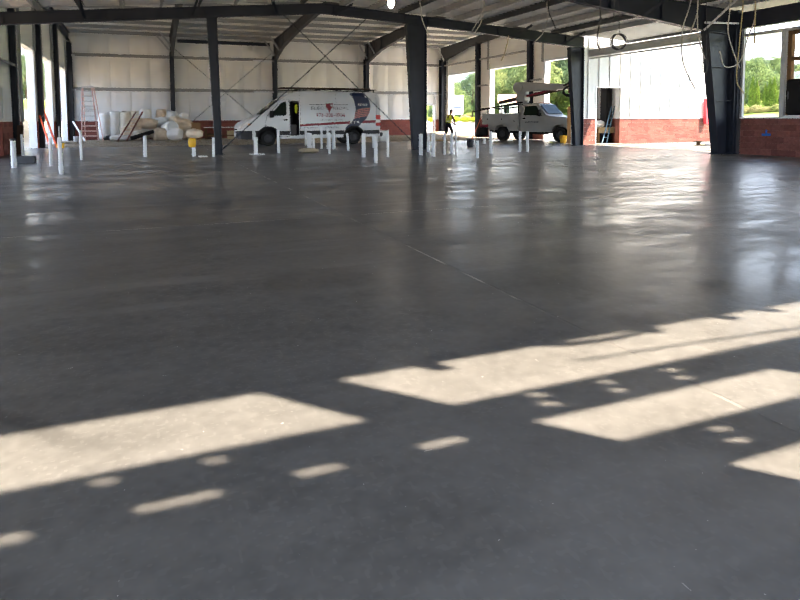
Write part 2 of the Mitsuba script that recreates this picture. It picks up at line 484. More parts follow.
# right wall of the hall, bay next to the photographer: block wainscot, long opening, header
w = struct('wall_right', bx(XR, XR + 0.25, YF - 1.5, 7.6, EYEH, 5.0), LINER)
part(w, 'mortar_core', bx(XR, XR + 0.25, YF - 1.5, 14.72, -0.1, EYEH - 0.01), MORTAR)
blocks(w, 'Y', 7.6, 14.72, XR, -1)
part(w, 'sill', bx(XR - 0.03, XR + 0.30, 7.6, 14.75, EYEH - 0.01, EYEH + 0.035), TRIM)
part(w, 'header_channel', bx(XR, XR + 0.22, 7.6, 14.75, 3.83, 3.92), GALV)
part(w, 'jamb', bx(XR, XR + 0.10, 14.70, 14.78, EYEH, 4.15), GALVDIM)
part(w, 'eave_strut', bx(XR - 0.05, XR + 0.15, 7.6, 15.0, 4.10, 4.62), STEEL)
part(w, 'blue_tape', cat(bx(XR - 0.035, XR - 0.027, 13.62, 13.92, 0.62, 0.70), bx(XR - 0.035, XR - 0.027, 13.74, 13.80, 0.66, 0.82)), BLUEPAINT, label='strip of blue tape on the bricks')

# window unit framed in lumber in the same opening
w = struct('window_1', cat(bx(XR + 0.05, XR + 0.2, 13.10, 13.22, EYEH + 0.03, 3.83), bx(XR + 0.05, XR + 0.2, 10.2, 10.32, EYEH + 0.03, 3.83), bx(XR + 0.05, XR + 0.2, 10.3, 13.12, 3.72, 3.83),
                           bx(XR + 0.05, XR + 0.2, 10.3, 13.12, EYEH + 0.03, EYEH + 0.14), bx(XR + 0.05, XR + 0.2, 10.3, 13.12, 2.93, 3.03), bx(XR + 0.05, XR + 0.2, 11.7, 11.78, EYEH + 0.1, 3.8)), WOOD, label='brown lumber window frame beside the open bay')
part(w, 'metal_mullion', bx(XR, XR + 0.22, 13.26, 13.40, EYEH + 0.03, 3.83), GALV)
part(w, 'pane', bx(XR + 0.12, XR + 0.125, 10.3, 13.12, 3.03, 3.73), PANE)
part(w, 'pane', bx(XR + 0.12, XR + 0.125, 10.3, 13.12, EYEH + 0.13, 2.93), PANE)

# left wall of the hall
w = struct('wall_left', bx(XL - 0.25, XL, YF - 1.5, 8.0, -0.1, 4.7), LINER)
part(w, 'upper_liner', bx(XL - 0.25, XL, 8.0, YJ + 0.2, 3.9, 4.7), LINER)
part(w, 'pier', bx(XL - 0.25, XL, 14.4, 15.6, -0.1, 3.9), LINER)
part(w, 'end_liner', bx(XL - 0.25, WL - 0.45, YJ + 0.2, YJ + 0.45, -0.1, 5.2), LINER)
part(w, 'pier', bx(XL - 0.25, XL, 21.6, YJ + 0.2, -0.1, 3.9), LINER)


# front wall behind the photographer: metal panels with strip openings that let the sun in
def front_wall():
    wall = shapely.box(XL, -0.15, XR, 5.75)
    roofline = sg.Polygon([(XL - 1, -1), (XR + 1, -1), (XR + 1, main_top(XR) + 0.17), (RIDGE, main_top(RIDGE) + 0.17), (XL - 1, main_top(XL) + 0.17)])
    wall = wall.intersection(roofline)
    holes = [shapely.box(-1.6, 0.0, 1.8, 2.30), shapely.box(5.2, 0.0, 9.2, 2.30), shapely.box(10.0, 0.0, 17.4, 4.0)]                                    # the door openings behind the photographer
    holes += [shapely.box(0.2, 4.36, 2.94, 5.13), shapely.box(3.29, 4.34, 9.5, 5.13)]
    holes += [shapely.box(3.30, 3.45, 4.66, 3.93), shapely.box(6.2, 3.46, 7.6, 3.92)]
    holes += [shapely.box(3.30, 2.45, 4.64, 3.02)]
    holes += [shapely.box(x0, 3.85, x1, 3.95) for x0, x1 in ((1.20, 1.57), (1.84, 2.11), (2.34, 2.47), (2.80, 2.99))]
    holes.append(sg.Point(2.47, 3.90).buffer(0.052))
    dots = []
    for fx, fy in DOTS:
        s = (fy + 0.2) / 0.755
        dots.append(sg.Point(fx + 0.655 * s, SUN_TAN * s).buffer(0.052))
    return wall.difference(shapely.union_all(holes + dots))


DOTS = [(1.53, 2.22), (1.53, 2.13), (1.9, 2.21), (1.89, 2.12), (2.27, 2.2), (2.26, 2.11), (2.01, 1.7), (2.0, 1.61), (-0.18, 2.23), (0.18, 2.22)]
w = struct('wall_front', plate(front_wall(), 'X', YF - 0.03, YF), LINER)

# front wall of the wing, right of the hall: sunlit white panels over a block wainscot, with a doorway
DOOR0, DOOR1, DOORH = 19.30, 20.66, 2.62
w = struct('wall_wing_front', bx(XR, DOOR0 - 0.02, WF + 0.02, WF + 0.28, -0.15, 6.6), LINERWHITE)
part(w, 'backing', bx(DOOR1 + 0.02, 27.6, WF + 0.02, WF + 0.28, -0.15, 6.6), LINERWHITE)
part(w, 'backing', bx(DOOR0 - 0.02, DOOR1 + 0.02, WF + 0.02, WF + 0.28, DOORH, 6.6), LINERWHITE)
blocks(w, 'X', 18.55, DOOR0 - 0.03, WF, -1)
blocks(w, 'X', DOOR1 + 0.10, 27.6, WF, -1)
x = 18.15
while x < 27.5:
    x1 = min(x + 0.62, 27.6)
    segs = [(x, x1, EYEH + 0.02)]
    if x1 > DOOR0 and x < DOOR1:
        segs = [(x, x1, DOORH + 0.02)]
        if x < DOOR0:
            segs.append((x, DOOR0, EYEH + 0.02))
        if x1 > DOOR1:
            segs.append((DOOR1, x1, EYEH + 0.02))
    for s0, s1, z0 in segs:
        top = 6.55
        if z0 < DOORH and (s0 > x or s1 < x1):
            top = DOORH + 0.02
        part(w, 'metal_panel', cat(bx(s0 + 0.004, s1 - 0.004, WF - 0.015, WF + 0.02, z0, top), plate(sg.Polygon([(s0 + 0.004, z0), (s0 + 0.05, z0), (s0 + 0.05, top), (s0 + 0.004, top)]), 'X', WF - 0.07, WF - 0.014)), WHITEPANEL)
    x = x1
part(w, 'drip_ledge', cat(bx(18.2, DOOR0 - 0.02, WF - 0.06, WF + 0.02, EYEH, EYEH + 0.03), bx(DOOR1 + 0.06, 27.6, WF - 0.06, WF + 0.02, EYEH, EYEH + 0.03)), TRIM)
part(w, 'coping', bx(XR, 27.7, WF - 0.08, WF + 0.34, 6.6, 6.66), TRIM)
part(w, 'return_wall', bx(27.35, 27.6, WF + 0.28, 27.0, -0.15, 6.6), WHITEPANEL)
w = struct('door_1', cat(bx(DOOR0 - 0.05, DOOR0, WF - 0.03, WF + 0.30, -0.02, DOORH), bx(DOOR1, DOOR1 + 0.10, WF - 0.03, WF + 0.30, EYEH, DOORH), bx(DOOR0 - 0.05, DOOR1 + 0.1, WF - 0.03, WF + 0.30, DOORH, DOORH + 0.07)), TRIM, label='open doorway in the sunlit wall with pale frame')
part(w, 'threshold', bx(DOOR0, DOOR1, WF - 0.25, WF + 0.35, -0.06, 0.02), PLY)
part(w, 'brick_reveal', bx(DOOR1, DOOR1 + 0.10, WF - 0.03, WF + 0.30, -0.02, EYEH), BRICKS[0])

# back wall of the wing
bd0, bd1 = 20.52, 21.24
wall = shapely.box(WL, EYEH, WR, 7.0).difference(shapely.box(bd0, 0, bd1, 3.28))
w = struct('wall_back', plate(wall, 'X', WB + 0.06, WB + 0.3), LINER)
wains = shapely.box(WL, -0.3, WR, EYEH).difference(shapely.box(bd0, -1, bd1, 3.0))
part(w, 'wainscot', plate(wains, 'X', WB - 0.02, WB + 0.3), FARBRICK)
part(w, 'ledge', cat(bx(WL, bd0 - 0.1, WB - 0.06, WB + 0.06, EYEH, EYEH + 0.04), bx(bd1 + 0.1, WR, WB - 0.06, WB + 0.06, EYEH, EYEH + 0.04)), TRIM)


def pillow(s0, s1, z0, z1, depth, wob):
    """A sheet of insulation that bulges between its seams and sags a little."""
    n, k = 7, 9
    S, Z = np.meshgrid(np.linspace(0, 1, n), np.linspace(0, 1, k), indexing='ij')
    b = depth * (np.sin(np.pi * S) ** 0.6) * (0.35 + 0.65 * np.sin(np.pi * Z) ** 0.5) + wob * (meshkit.fbm(np.stack([(s0 + S * (s1 - s0)) * 2.0, (z0 + Z * (z1 - z0)) * 1.2, 0 * S], -1), 3) - 0.5)
    front = np.stack([s0 + S * (s1 - s0), -b, z0 + Z * (z1 - z0)], -1).reshape(-1, 3)
    i, j = np.meshgrid(np.arange(n - 1), np.arange(k - 1), indexing='ij')
    a = (i * k + j).ravel()
    f = np.vstack([np.stack([a, a + k, a + k + 1], 1), np.stack([a, a + k + 1, a + 1], 1)])
    return trimesh.Trimesh(front, f, process=False)


s = WL + 0.05
while s < WR - 0.1:
    s1 = min(s + 1.22, WR)
    for z0, z1, mt in ((EYEH + 0.04, 3.2, LINERWHITE), (3.2, 5.4, LINER), (5.4, 6.72, LINER)):
        a0, a1 = s, s1
        if z0 < 3 and s1 > bd0 and s < bd1:
            if s < bd0 - 0.15:
                a1 = bd0 - 0.05
            elif s1 > bd1 + 0.15:
                a0 = bd1 + 0.05
            else:
                continue
        p = pillow(a0 + 0.02, a1 - 0.02, z0, z1, 0.085, 0.07)
        p.apply_translation((0, WB + 0.035, 0))
        part(w, 'insulation_panel', p, mt, True)
    s = s1
d = struct('door_2', cat(bx(bd0 - 0.08, bd0, WB - 0.05, WB + 0.3, -0.1, 3.3), bx(bd1, bd1 + 0.08, WB - 0.05, WB + 0.3, -0.1, 3.3), bx(bd0, bd1, WB - 0.05, WB + 0.3, 2.30, 2.38), bx(bd0, bd1, WB - 0.05, WB + 0.3, 3.24, 3.32)), GALV, label='narrow open doorway in the back wall')
part(d, 'transom_panel', bx(bd0, bd1, WB + 0.1, WB + 0.14, 2.38, 3.24), LINERWHITE)


# side walls of the wing with their tall openings
def side_wall(name, x_in, out, doors, zh, y0, y1, thick):
    xa, xb = sorted((x_in, x_in + out * thick))
    top = sg.Polygon([(y0, EYEH), (y1, EYEH), (y1, wing_top(y1) + 0.1), (34.0, 7.3), (y0, wing_top(y0) + 0.1)])
    low = shapely.box(y0, -0.3, y1, EYEH)
    for a, b in doors:
        top = top.difference(shapely.box(a, -1, b, zh))
        low = low.difference(shapely.box(a, -1, b, zh))
    w = struct(name, plate(top, 'Y', xa + 0.02, xb - 0.02), LINER)
    part(w, 'wainscot', plate(low, 'Y', xa - 0.0, xb), FARBRICK)
    for a, b in doors:
        part(w, 'jamb', cat(bx(xa - 0.01, xb + 0.02, b - 0.02, b + 0.10, -0.12, zh)), TRIM)
        part(w, 'jamb', cat(bx(xa - 0.01, xb + 0.02, a - 0.10, a + 0.02, -0.12, zh)), TRIM)
        part(w, 'lintel', bx(xa - 0.01, xb + 0.02, a - 0.1, b + 0.1, zh, zh + 0.12), TRIM)
        for yy in (a - 0.22, b + 0.12):
            part(w, 'jamb_stud', bx(x_in - out * 0.10 if out > 0 else x_in, x_in if out > 0 else x_in + 0.10, yy, yy + 0.10, zh if yy > a else EYEH, wing_top(yy) + 0.02), GALVDIM)
    return w


LEFT_DOORS = [(28.9, 32.2), (34.4, 37.7), (40.5, 43.8)]
RIGHT_DOORS = [(26.7, 31.2), (33.1, 37.6), (39.45, 44.0)]
wl = side_wall('wall_wing_left', WL, -1, LEFT_DOORS, 4.37, YJ + 0.4, WB + 0.3, 0.28)
blocks(wl, 'Y', 25.2, 28.75, WL, 1)
part(wl, 'white_liner', bx(WL, WL + 0.02, 25.4, 26.8, EYEH + 0.02, 2.38), LINERWHITE)
wr = side_wall('wall_wing_right', WR, 1, RIGHT_DOORS, 4.60, WF + 0.25, WB + 0.3, 0.35)
for a, b in ((31.35, 32.95), (37.75, 39.3), (44.15, 44.95)):
    blocks(wr, 'Y', a, b, WR, -1)

# ------------------------------------------------------------------ roofs
RIB = 0.3


def ribbed(poly_z, s0, s1, plane):
    return plate(poly_z, plane, s0, s1)


c = struct('ceiling', plate([(XL - 0.4, main_top(XL - 0.4) + 0.20), (RIDGE, main_top(RIDGE) + 0.20), (RIDGE, main_top(RIDGE) + 0.26), (XL - 0.4, main_top(XL - 0.4) + 0.26)], 'X', YF - 0.03, 23.0), DECK)
part(c, 'deck_slope', plate([(RIDGE, main_top(RIDGE) + 0.20), (XR + 0.15, main_top(XR + 0.15) + 0.20), (XR + 0.15, main_top(XR + 0.15) + 0.26), (RIDGE, main_top(RIDGE) + 0.26)], 'X', YF - 0.03, 23.0), DECK)
part(c, 'eave_soffit', plate([(XR + 0.15, main_top(XR + 0.15) + 0.20), (20.75, main_top(20.75) + 0.20), (20.75, main_top(20.75) + 0.26), (XR + 0.15, main_top(XR + 0.15) + 0.26)], 'X', YF - 0.03, 23.0), SOFFIT)
ribs = []
for k in range(int((23.0 - YF) / RIB)):
    y = YF + 0.15 + k * RIB
    for x0, x1 in ((XL - 0.3, RIDGE - 0.02), (RIDGE + 0.02, XR + 0.1)):
        z0, z1 = main_top(x0) + 0.203, main_top(x1) + 0.203
        ribs.append(plate([(x0, z0 - 0.022), (x1, z1 - 0.022), (x1, z1), (x0, z0)], 'X', y, y + 0.07))
k_ = part(c, 'deck_rib', cat(ribs), DECK)
labels[k_] = {'kind': 'stuff'}
part(c, 'fascia', plate([(20.72, main_top(20.75) + 0.10), (20.80, main_top(20.75) + 0.10), (20.80, main_top(20.75) + 0.30), (20.72, main_top(20.75) + 0.30)], 'X', YF - 0.03, 23.0), FASCIA)
cw = struct('ceiling_wing', plate([(22.3, wing_top(22.3) + 0.20), (34.0, 7.42), (WB + 0.5, wing_top(WB + 0.5) + 0.20), (WB + 0.5, wing_top(WB + 0.5) + 0.27), (34.0, 7.49), (22.3, wing_top(22.3) + 0.27)], 'Y', WL - 0.5, WR + 0.5), WINGDECK)
part(cw, 'gable_infill', plate([(WL - 0.4, main_top(-4.7) + 0.26), (RIDGE, main_top(RIDGE) + 0.26), (XR, main_top(XR) + 0.26), (XR, 7.0), (WL - 0.4, 7.0)], 'X', 22.95, 23.05), LINERWHITE)

# ------------------------------------------------------------------ steel frames
def column(label, plane, nrm, ib, it, ob, ot, H, bf=0.22, tf=0.022, tw=0.012, group=None, mat=None, inner_sign=-1, stiff=(), cats='column', z0=0.0, holes=False):
    """Tapered I column; ib / it / ob / ot: the inner and outer flange faces at the bottom and the top."""
    mat = mat or STEEL
    k = thing('steel_column', label, cats, group)
    sg_ = 1 if ob > ib else -1
    n0, n1 = nrm - bf / 2, nrm + bf / 2
    part(k, 'inner_flange', plate([(ib, z0), (ib + sg_ * tf, z0), (it + sg_ * tf, H), (it, H)], plane, n0, n1), mat)
    part(k, 'outer_flange', plate([(ob, z0), (ob - sg_ * tf, z0), (ot - sg_ * tf, H), (ot, H)], plane, n0, n1), mat)
    part(k, 'web', plate([(ib + sg_ * tf, z0), (ob - sg_ * tf, z0), (ot - sg_ * tf, H), (it + sg_ * tf, H)], plane, nrm - tw / 2, nrm + tw / 2), mat)
    lo, hi = min(ib, ob) - 0.06, max(ib, ob) + 0.06
    part(k, 'base_plate', plate([(lo, z0), (hi, z0), (hi, z0 + 0.025), (lo, z0 + 0.025)], plane, n0 - 0.05, n1 + 0.05), mat)
    for z in stiff:
        u = (z - z0) / (H - z0)
        a_, b_ = ib + (it - ib) * u + sg_ * tf, ob + (ot - ob) * u - sg_ * tf
        part(k, 'stiffener', plate([(a_, z), (b_, z), (b_, z + 0.02), (a_, z + 0.02)], plane, n0 + 0.01, n1 - 0.01), mat)
    return k


def rafter(label, plane, nrm, top, bottom, bf=0.2, tf=0.02, tw=0.012, group=None, mat=None, stiff=()):
    mat = mat or STEEL
    k = thing('steel_rafter', label, 'beam', group)
    top, bottom = [tuple(map(float, p)) for p in top], [tuple(map(float, p)) for p in bottom]
    off = lambda line, dz: [(s, z + dz) for s, z in line]
    part(k, 'top_flange', plate(top + off(top, -tf)[::-1], plane, nrm - bf / 2, nrm + bf / 2), mat)
    part(k, 'bottom_flange', plate(bottom + off(bottom, tf)[::-1], plane, nrm - bf / 2, nrm + bf / 2), mat)
    part(k, 'web', plate(off(top, -tf) + off(bottom, tf)[::-1], plane, nrm - tw / 2, nrm + tw / 2), mat)
    tx, tz = zip(*sorted(top))
    bx_, bz = zip(*sorted(bottom))
    for s in stiff:
        part(k, 'stiffener', plate([(s, np.interp(s, bx_, bz) + tf), (s + 0.02, np.interp(s, bx_, bz) + tf), (s + 0.02, np.interp(s, tx, tz) - tf), (s, np.interp(s, tx, tz) - tf)], plane, nrm - bf / 2 + 0.01, nrm + bf / 2 - 0.01), mat)
    return k


mt = main_top
rafter('dark steel rafter left of the ridge, on the far frame of the hall', 'X', YJ, [(-5.95, mt(-5.95)), (RIDGE, mt(RIDGE))], [(-5.95, 3.98), (-1.35, 4.41), (2.1, 4.73), (RIDGE, 5.10)], stiff=(-4.05, -1.2, 1.9, 4.4, 5.6))
rafter('dark steel rafter right of the ridge, on the far frame of the hall', 'X', YJ, [(RIDGE, mt(RIDGE)), (17.9, mt(17.9))], [(RIDGE, 5.10), (9.2, 4.93), (12.74, 4.70), (15.93, 4.43), (17.9, 4.28)], stiff=(6.5, 9.35, 10.3, 13.5, 16.9))
rafter('deep dark rafter nearest the camera, crossing the top right corner', 'X', 15.1, [(RIDGE, mt(RIDGE)), (17.95, mt(17.95) - 0.03)], [(RIDGE, 5.02), (11.3, 4.64), (14.1, 4.31), (16.8, 3.99), (17.95, 3.92)], bf=0.24, stiff=(12.9, 14.9, 16.75), mat=STEEL)
rafter('dark steel rafter of the near frame, left of the ridge above the camera', 'X', 15.1, [(-5.95, mt(-5.95)), (RIDGE, mt(RIDGE))], [(-5.95, 3.55), (-1.0, 4.1), (RIDGE, 5.02)], bf=0.24)
column('slim dark steel column under the far frame, between the insulation pile and the white van', 'X', YJ, 2.16, 1.97, 2.38, 2.31, 4.76, bf=0.20)
column('thick tapered black steel column in mid hall, right of the white van', 'X', YJ, 9.67, 9.41, 10.23, 10.24, 4.90, bf=0.26)
column('tapered dark column at the right wall, beside the bucket truck', 'X', YJ, 17.45, 17.09, 17.86, 17.84, 4.30, bf=0.24, stiff=(4.1,))
column('big tapered column nearest the camera at right, hung with loose cables', 'X', 15.1, 17.42, 16.80, 17.93, 17.90, 4.05, bf=0.30, stiff=(1.75, 2.85))
column('dark wall column at the left end of the far frame', 'X', YJ, -5.4, -5.1, -5.95, -5.95, 4.05, bf=0.24)
# channel jamb between the near column and the window bay
one('jamb_channel', cat(bx(XR - 0.10, XR + 0.15, 14.80, 14.86, 0, 4.1), bx(XR - 0.17, XR - 0.02, 14.86, 15.35, 0, 4.62), bx(XR - 0.05, XR + 0.12, 14.9, 15.3, 3.9, 4.72)), STEEL, 'dark steel jamb channel between the cable-hung column and the window opening', 'jamb')
# header over the open bay at right
h = thing('door_header', 'grey steel header channel over the wide open bay at right', 'beam')
part(h, 'channel', cat(bx(XR, XR + 0.03, 15.2, YJ - 0.1, 3.92, 4.20), bx(XR, XR + 0.16, 15.2, YJ - 0.1, 3.90, 3.925), bx(XR, XR + 0.16, 15.2, YJ - 0.1, 4.18, 4.205)), GALV)
part(h, 'track', bx(XR + 0.03, XR + 0.10, 15.2, YJ - 0.1, 3.80, 3.86), GALV)

# wing frames
WGROUP = None
for nx, nm, xx in ((1.6, 'behind the insulation pile', 1.6), (8.5, 'behind the front of the white van', 8.5), (15.4, 'behind the rear of the white van', 15.4)):
    column(f'dark column on the back wall {nm}', 'Y', nx, 44.62, 44.30, 44.95, 44.95, 5.75, bf=0.26, z0=-0.05, mat=STEEL)
    rafter(f'rising dark rafter from the back wall column {nm}', 'Y', nx, [(WB - 0.05, wing_top(WB)), (34.0, wing_top(34)), (WF, wing_top(WF))],
           [(WB - 0.05, 5.35), (44.25, 5.45), (41.4, 6.05), (36.8, 6.50), (32.5, 6.78), (WF, 6.2)], bf=0.24, stiff=(44.25, 42.8, 41.2), mat=STEELGREY)
for yy, nm in ((27.0, 'nearest of the four dark wall columns at far left'), (33.0, 'second of the four dark wall columns at far left, behind the orange ladder'), (39.0, 'third of the four dark wall columns at far left')):
    column(nm, 'X', yy, WL + 0.22, WL + 0.22, WL + 0.01, WL + 0.01, wing_top(yy) - 0.42, bf=0.20, z0=-0.05)
for yy, nm in ((32.5, 'dark wall column behind the bucket truck'), (39.0, 'dark wall column between the two openings right of the worker')):
    column(nm, 'X', yy, WR - 0.32, WR - 0.32, WR - 0.01, WR - 0.01, wing_top(yy) - 0.42, bf=0.26, z0=-0.05)
column('dark column standing inside, seen through the doorway of the sunlit wall', 'X', 25.55, WR - 0.40, WR - 0.40, WR - 0.01, WR - 0.01, 6.2, bf=0.42, z0=-0.02, mat=STEELGREY)
column('dark corner column at the back, left of the pink step ladder', 'Y', WL + 0.17, 44.55, 44.4, 44.95, 44.95, 6.2, bf=0.30, z0=-0.05)
column('dark corner column at the back, right behind the worker', 'Y', WR - 0.2, 44.5, 44.35, 44.95, 44.95, 5.9, bf=0.34, z0=-0.05)
rafter('dark gable rafter along the top of the far left wall', 'Y', WL + 0.17, [(WB - 0.05, wing_top(WB)), (34.0, wing_top(34)), (WF, wing_top(WF))], [(WB - 0.05, 6.3), (34.0, 6.75), (WF, 6.35)], bf=0.2)
rafter('dark gable rafter along the top of the far right wall', 'Y', WR - 0.2, [(WB - 0.05, wing_top(WB)), (34.0, wing_top(34)), (WF, wing_top(WF))], [(WB - 0.05, 5.6), (43.5, 5.9), (40.5, 6.4), (34.0, 6.75), (WF, 6.35)], bf=0.2, mat=STEELGREY)


# ------------------------------------------------------------------ secondary steel
def zee(p0, p1, depth, width, mat_t=0.012, flip=1):
    """A Z purlin between two points: web upright, the lower flange one way, the upper the other."""
    p0, p1 = np.asarray(p0, float), np.asarray(p1, float)
    d = p1 - p0
    L = np.linalg.norm(d)
    d = d / L
    side = np.cross(d, [0, 0, 1.0])
    side = flip * side / np.linalg.norm(side)
    up = np.array([0, 0, 1.0])
    ms = []
    for (s0, s1, u0, u1) in ((-mat_t / 2, mat_t / 2, 0, depth), (-mat_t / 2, width, 0, mat_t), (-width, mat_t / 2, depth - mat_t, depth)):
        m = trimesh.creation.box((1, 1, 1))
        v = np.array(m.vertices) + 0.5
        v = p0 + np.outer(v[:, 0] * L, d) + np.outer(s0 + v[:, 1] * (s1 - s0), side) + np.outer(u0 + v[:, 2] * (u1 - u0), up)
        m = trimesh.Trimesh(v, m.faces, process=False)
        if m.volume < 0:
            m.invert()
        ms.append(m)
    return cat(ms)


pur = [-3.05 + 1.2 * k for k in range(8)] + [6.85 + 1.2 * k for k in range(10)]
pur = [-5.45, -4.25] + pur
for i, x in enumerate(pur):
    side = f'{ORD[i]} from the left' if i < 10 else f'{ORD[len(pur) - 1 - i]} from the right'
    one('roof_purlin', zee((x, YF, mt(x)), (x, 22.9, mt(x)), 0.20, 0.07, flip=1 if x > RIDGE else -1), GALVDIM if i % 3 else STEELGREY, f'grey roof purlin running away under the hall roof, {side}', 'purlin', 'hall roof purlins')
yp = list(np.arange(44.7, 23.6, -2.0))
for i, y in enumerate(yp):
    one('roof_purlin', zee((WL, y, wing_top(y)), (WR, y, wing_top(y)), 0.20, 0.08, flip=1 if y < 34 else -1), GALVDIM, f'pale cross purlin under the rear wing roof, {ORD[i]} from the back wall', 'purlin', 'wing roof purlins')
one('eave_strut', bx(2.0, 8.2, WB - 0.25, WB - 0.05, 6.45, 6.66), STEEL, 'dark eave strut at the top of the back wall above the work table', 'beam')
bays = [WL, 1.6, 8.5, 15.4, WR]
bn = ['above the pink step ladder', 'left of the van', 'above the van', 'right of the van']
for z, zn in ((3.2, 'lower'), (5.4, 'upper')):
    for b in range(4):
        k = thing('wall_girt', f'{zn} pale steel girt on the back wall {bn[b]}', 'girt')
        part(k, 'channel', cat(bx(bays[b], bays[b + 1], WB - 0.22, WB - 0.02, z - 0.01, z + 0.005), bx(bays[b], bays[b + 1], WB - 0.03, WB - 0.015, z, z + 0.16), bx(bays[b], bays[b + 1], WB - 0.22, WB - 0.205, z - 0.06, z)), GALVDIM)
        if b < 2:
            xx = bays[b + 1] if b else bays[b]
            part(k, 'lap', bx(xx - 1.5 if b else xx, xx if b else xx + 0.5, WB - 0.24, WB - 0.21, z - 0.07, z + 0.04), TRIM)
for y0, y1, z, nm in ((39.2, 44.6, 5.35, 'upper girt over the opening beside the worker'), (33.0, 38.8, 5.35, 'upper girt over the opening behind the truck bed'), (37.6, 39.4, 3.5, 'short girt at mid height on the pier right of the worker'), (31.2, 33.1, 3.5, 'short girt at mid height on the pier behind the truck cab')):
    one('wall_girt', cat(bx(WR - 0.2, WR, y0, y1, z, z + 0.02), bx(WR - 0.2, WR - 0.185, y0, y1, z, z + 0.1)), GALVDIM, f'grey steel {nm}', 'girt')
for y0, y1, z, nm in ((24.0, 26.9, 3.3, 'left of the nearest dark wall column'),):
    one('wall_girt', cat(bx(WL, WL + 0.2, y0, y1, z, z + 0.02), bx(WL + 0.185, WL + 0.2, y0, y1, z - 0.08, z)), GALVDIM, f'grey girt on the far left wall {nm}', 'girt')

# brace rods
rods = [((9.72, YJ + 0.02, 0.28), (4.55, YJ + 0.02, 5.05), 'brace rod from the foot of the black mid column up to the left'), ((2.34, YJ + 0.04, 0.12), (7.9, YJ + 0.04, 5.1), 'brace rod from the foot of the slim column up to the right'),
        ((1.75, 44.5, 0.2), (8.35, 44.5, 6.0), 'back wall brace rod rising to the right behind the slim column'), ((1.75, 44.45, 6.0), (8.35, 44.45, 0.2), 'back wall brace rod falling to the right toward the van front')]
for p0, p1, nm in rods:
    one('brace_rod', cone(p0, p1, 0.016, n=8), STEEL, 'thin steel ' + nm, 'brace', smooth=True)


def angle_bar(p0, p1, w):
    p0, p1 = np.asarray(p0, float), np.asarray(p1, float)
    a, b, d = frame_of(p1 - p0)
    L = np.linalg.norm(p1 - p0)
    ms = []
    for (u0, u1, v0, v1) in ((-w / 2, w / 2, 0, 0.008), (-w / 2, -w / 2 + 0.008, 0, w)):
        m = trimesh.creation.box((1, 1, 1))
        q = np.array(m.vertices) + 0.5
        q = p0 + np.outer(q[:, 0] * L, d) + np.outer(u0 + q[:, 1] * (u1 - u0), a) + np.outer(v0 + q[:, 2] * (v1 - v0), b)
        m = trimesh.Trimesh(q, m.faces, process=False)
        if m.volume < 0:
            m.invert()
        ms.append(m)
    return cat(ms)


brs = [((17.0, 14.0, 4.95), (16.64, 15.0, 4.03), GALV, 0.07, 'pale angle brace at the top of the cable-hung column'), ((14.75, 14.2, 5.0), (14.06, 14.98, 4.35), STEEL, 0.09, 'dark angle brace under the near rafter'),
       ((14.65, 21.7, 5.05), (14.1, 22.4, 4.58), STEEL, 0.09, 'dark angle brace under the far rafter above the truck bed'), ((17.3, 21.7, 4.9), (16.6, 22.4, 4.43), STEEL, 0.09, 'dark angle brace at the top of the column beside the truck'),
       ((-1.86, 21.6, 4.95), (-1.75, 22.4, 4.46), STEEL, 0.08, 'dark angle brace on the far rafter above the pink ladder'), ((1.63, 21.6, 5.2), (1.5, 22.4, 4.75), STEEL, 0.08, 'dark angle brace beside the slim column top'),
       ((4.1, 21.7, 5.35), (4.4, 22.4, 4.95), STEEL, 0.08, 'dark angle brace left of the ridge on the far rafter'), ((7.0, 21.7, 5.4), (6.5, 22.4, 5.1), STEEL, 0.08, 'dark angle brace right of the ridge on the far rafter')]
for xx, nm in ((1.6, 'behind the insulation pile'), (8.5, 'behind the van front'), (15.4, 'behind the van rear'), (21.8, 'behind the worker')):
    brs.append(((xx - 0.9, 43.6, 6.75), (xx - 0.05, 44.2, 5.75), GALV, 0.08, f'pale angle brace left of the column knee {nm}'))
    if xx < 20:
        brs.append(((xx - 0.8, 42.0, 6.85), (xx - 0.05, 42.6, 5.95), GALV, 0.08, f'pale angle brace higher on the rafter {nm}'))
for p0, p1, mm, ww, nm in brs:
    one('flange_brace', angle_bar(p0, p1, ww), mm, nm, 'brace')
one('conduit_bar', cone((16.55, 14.85, 4.23), (18.0, 14.85, 4.28), 0.035, n=10), TRIM, 'white horizontal bar clipped across the top of the cable-hung column', 'bar', smooth=True)

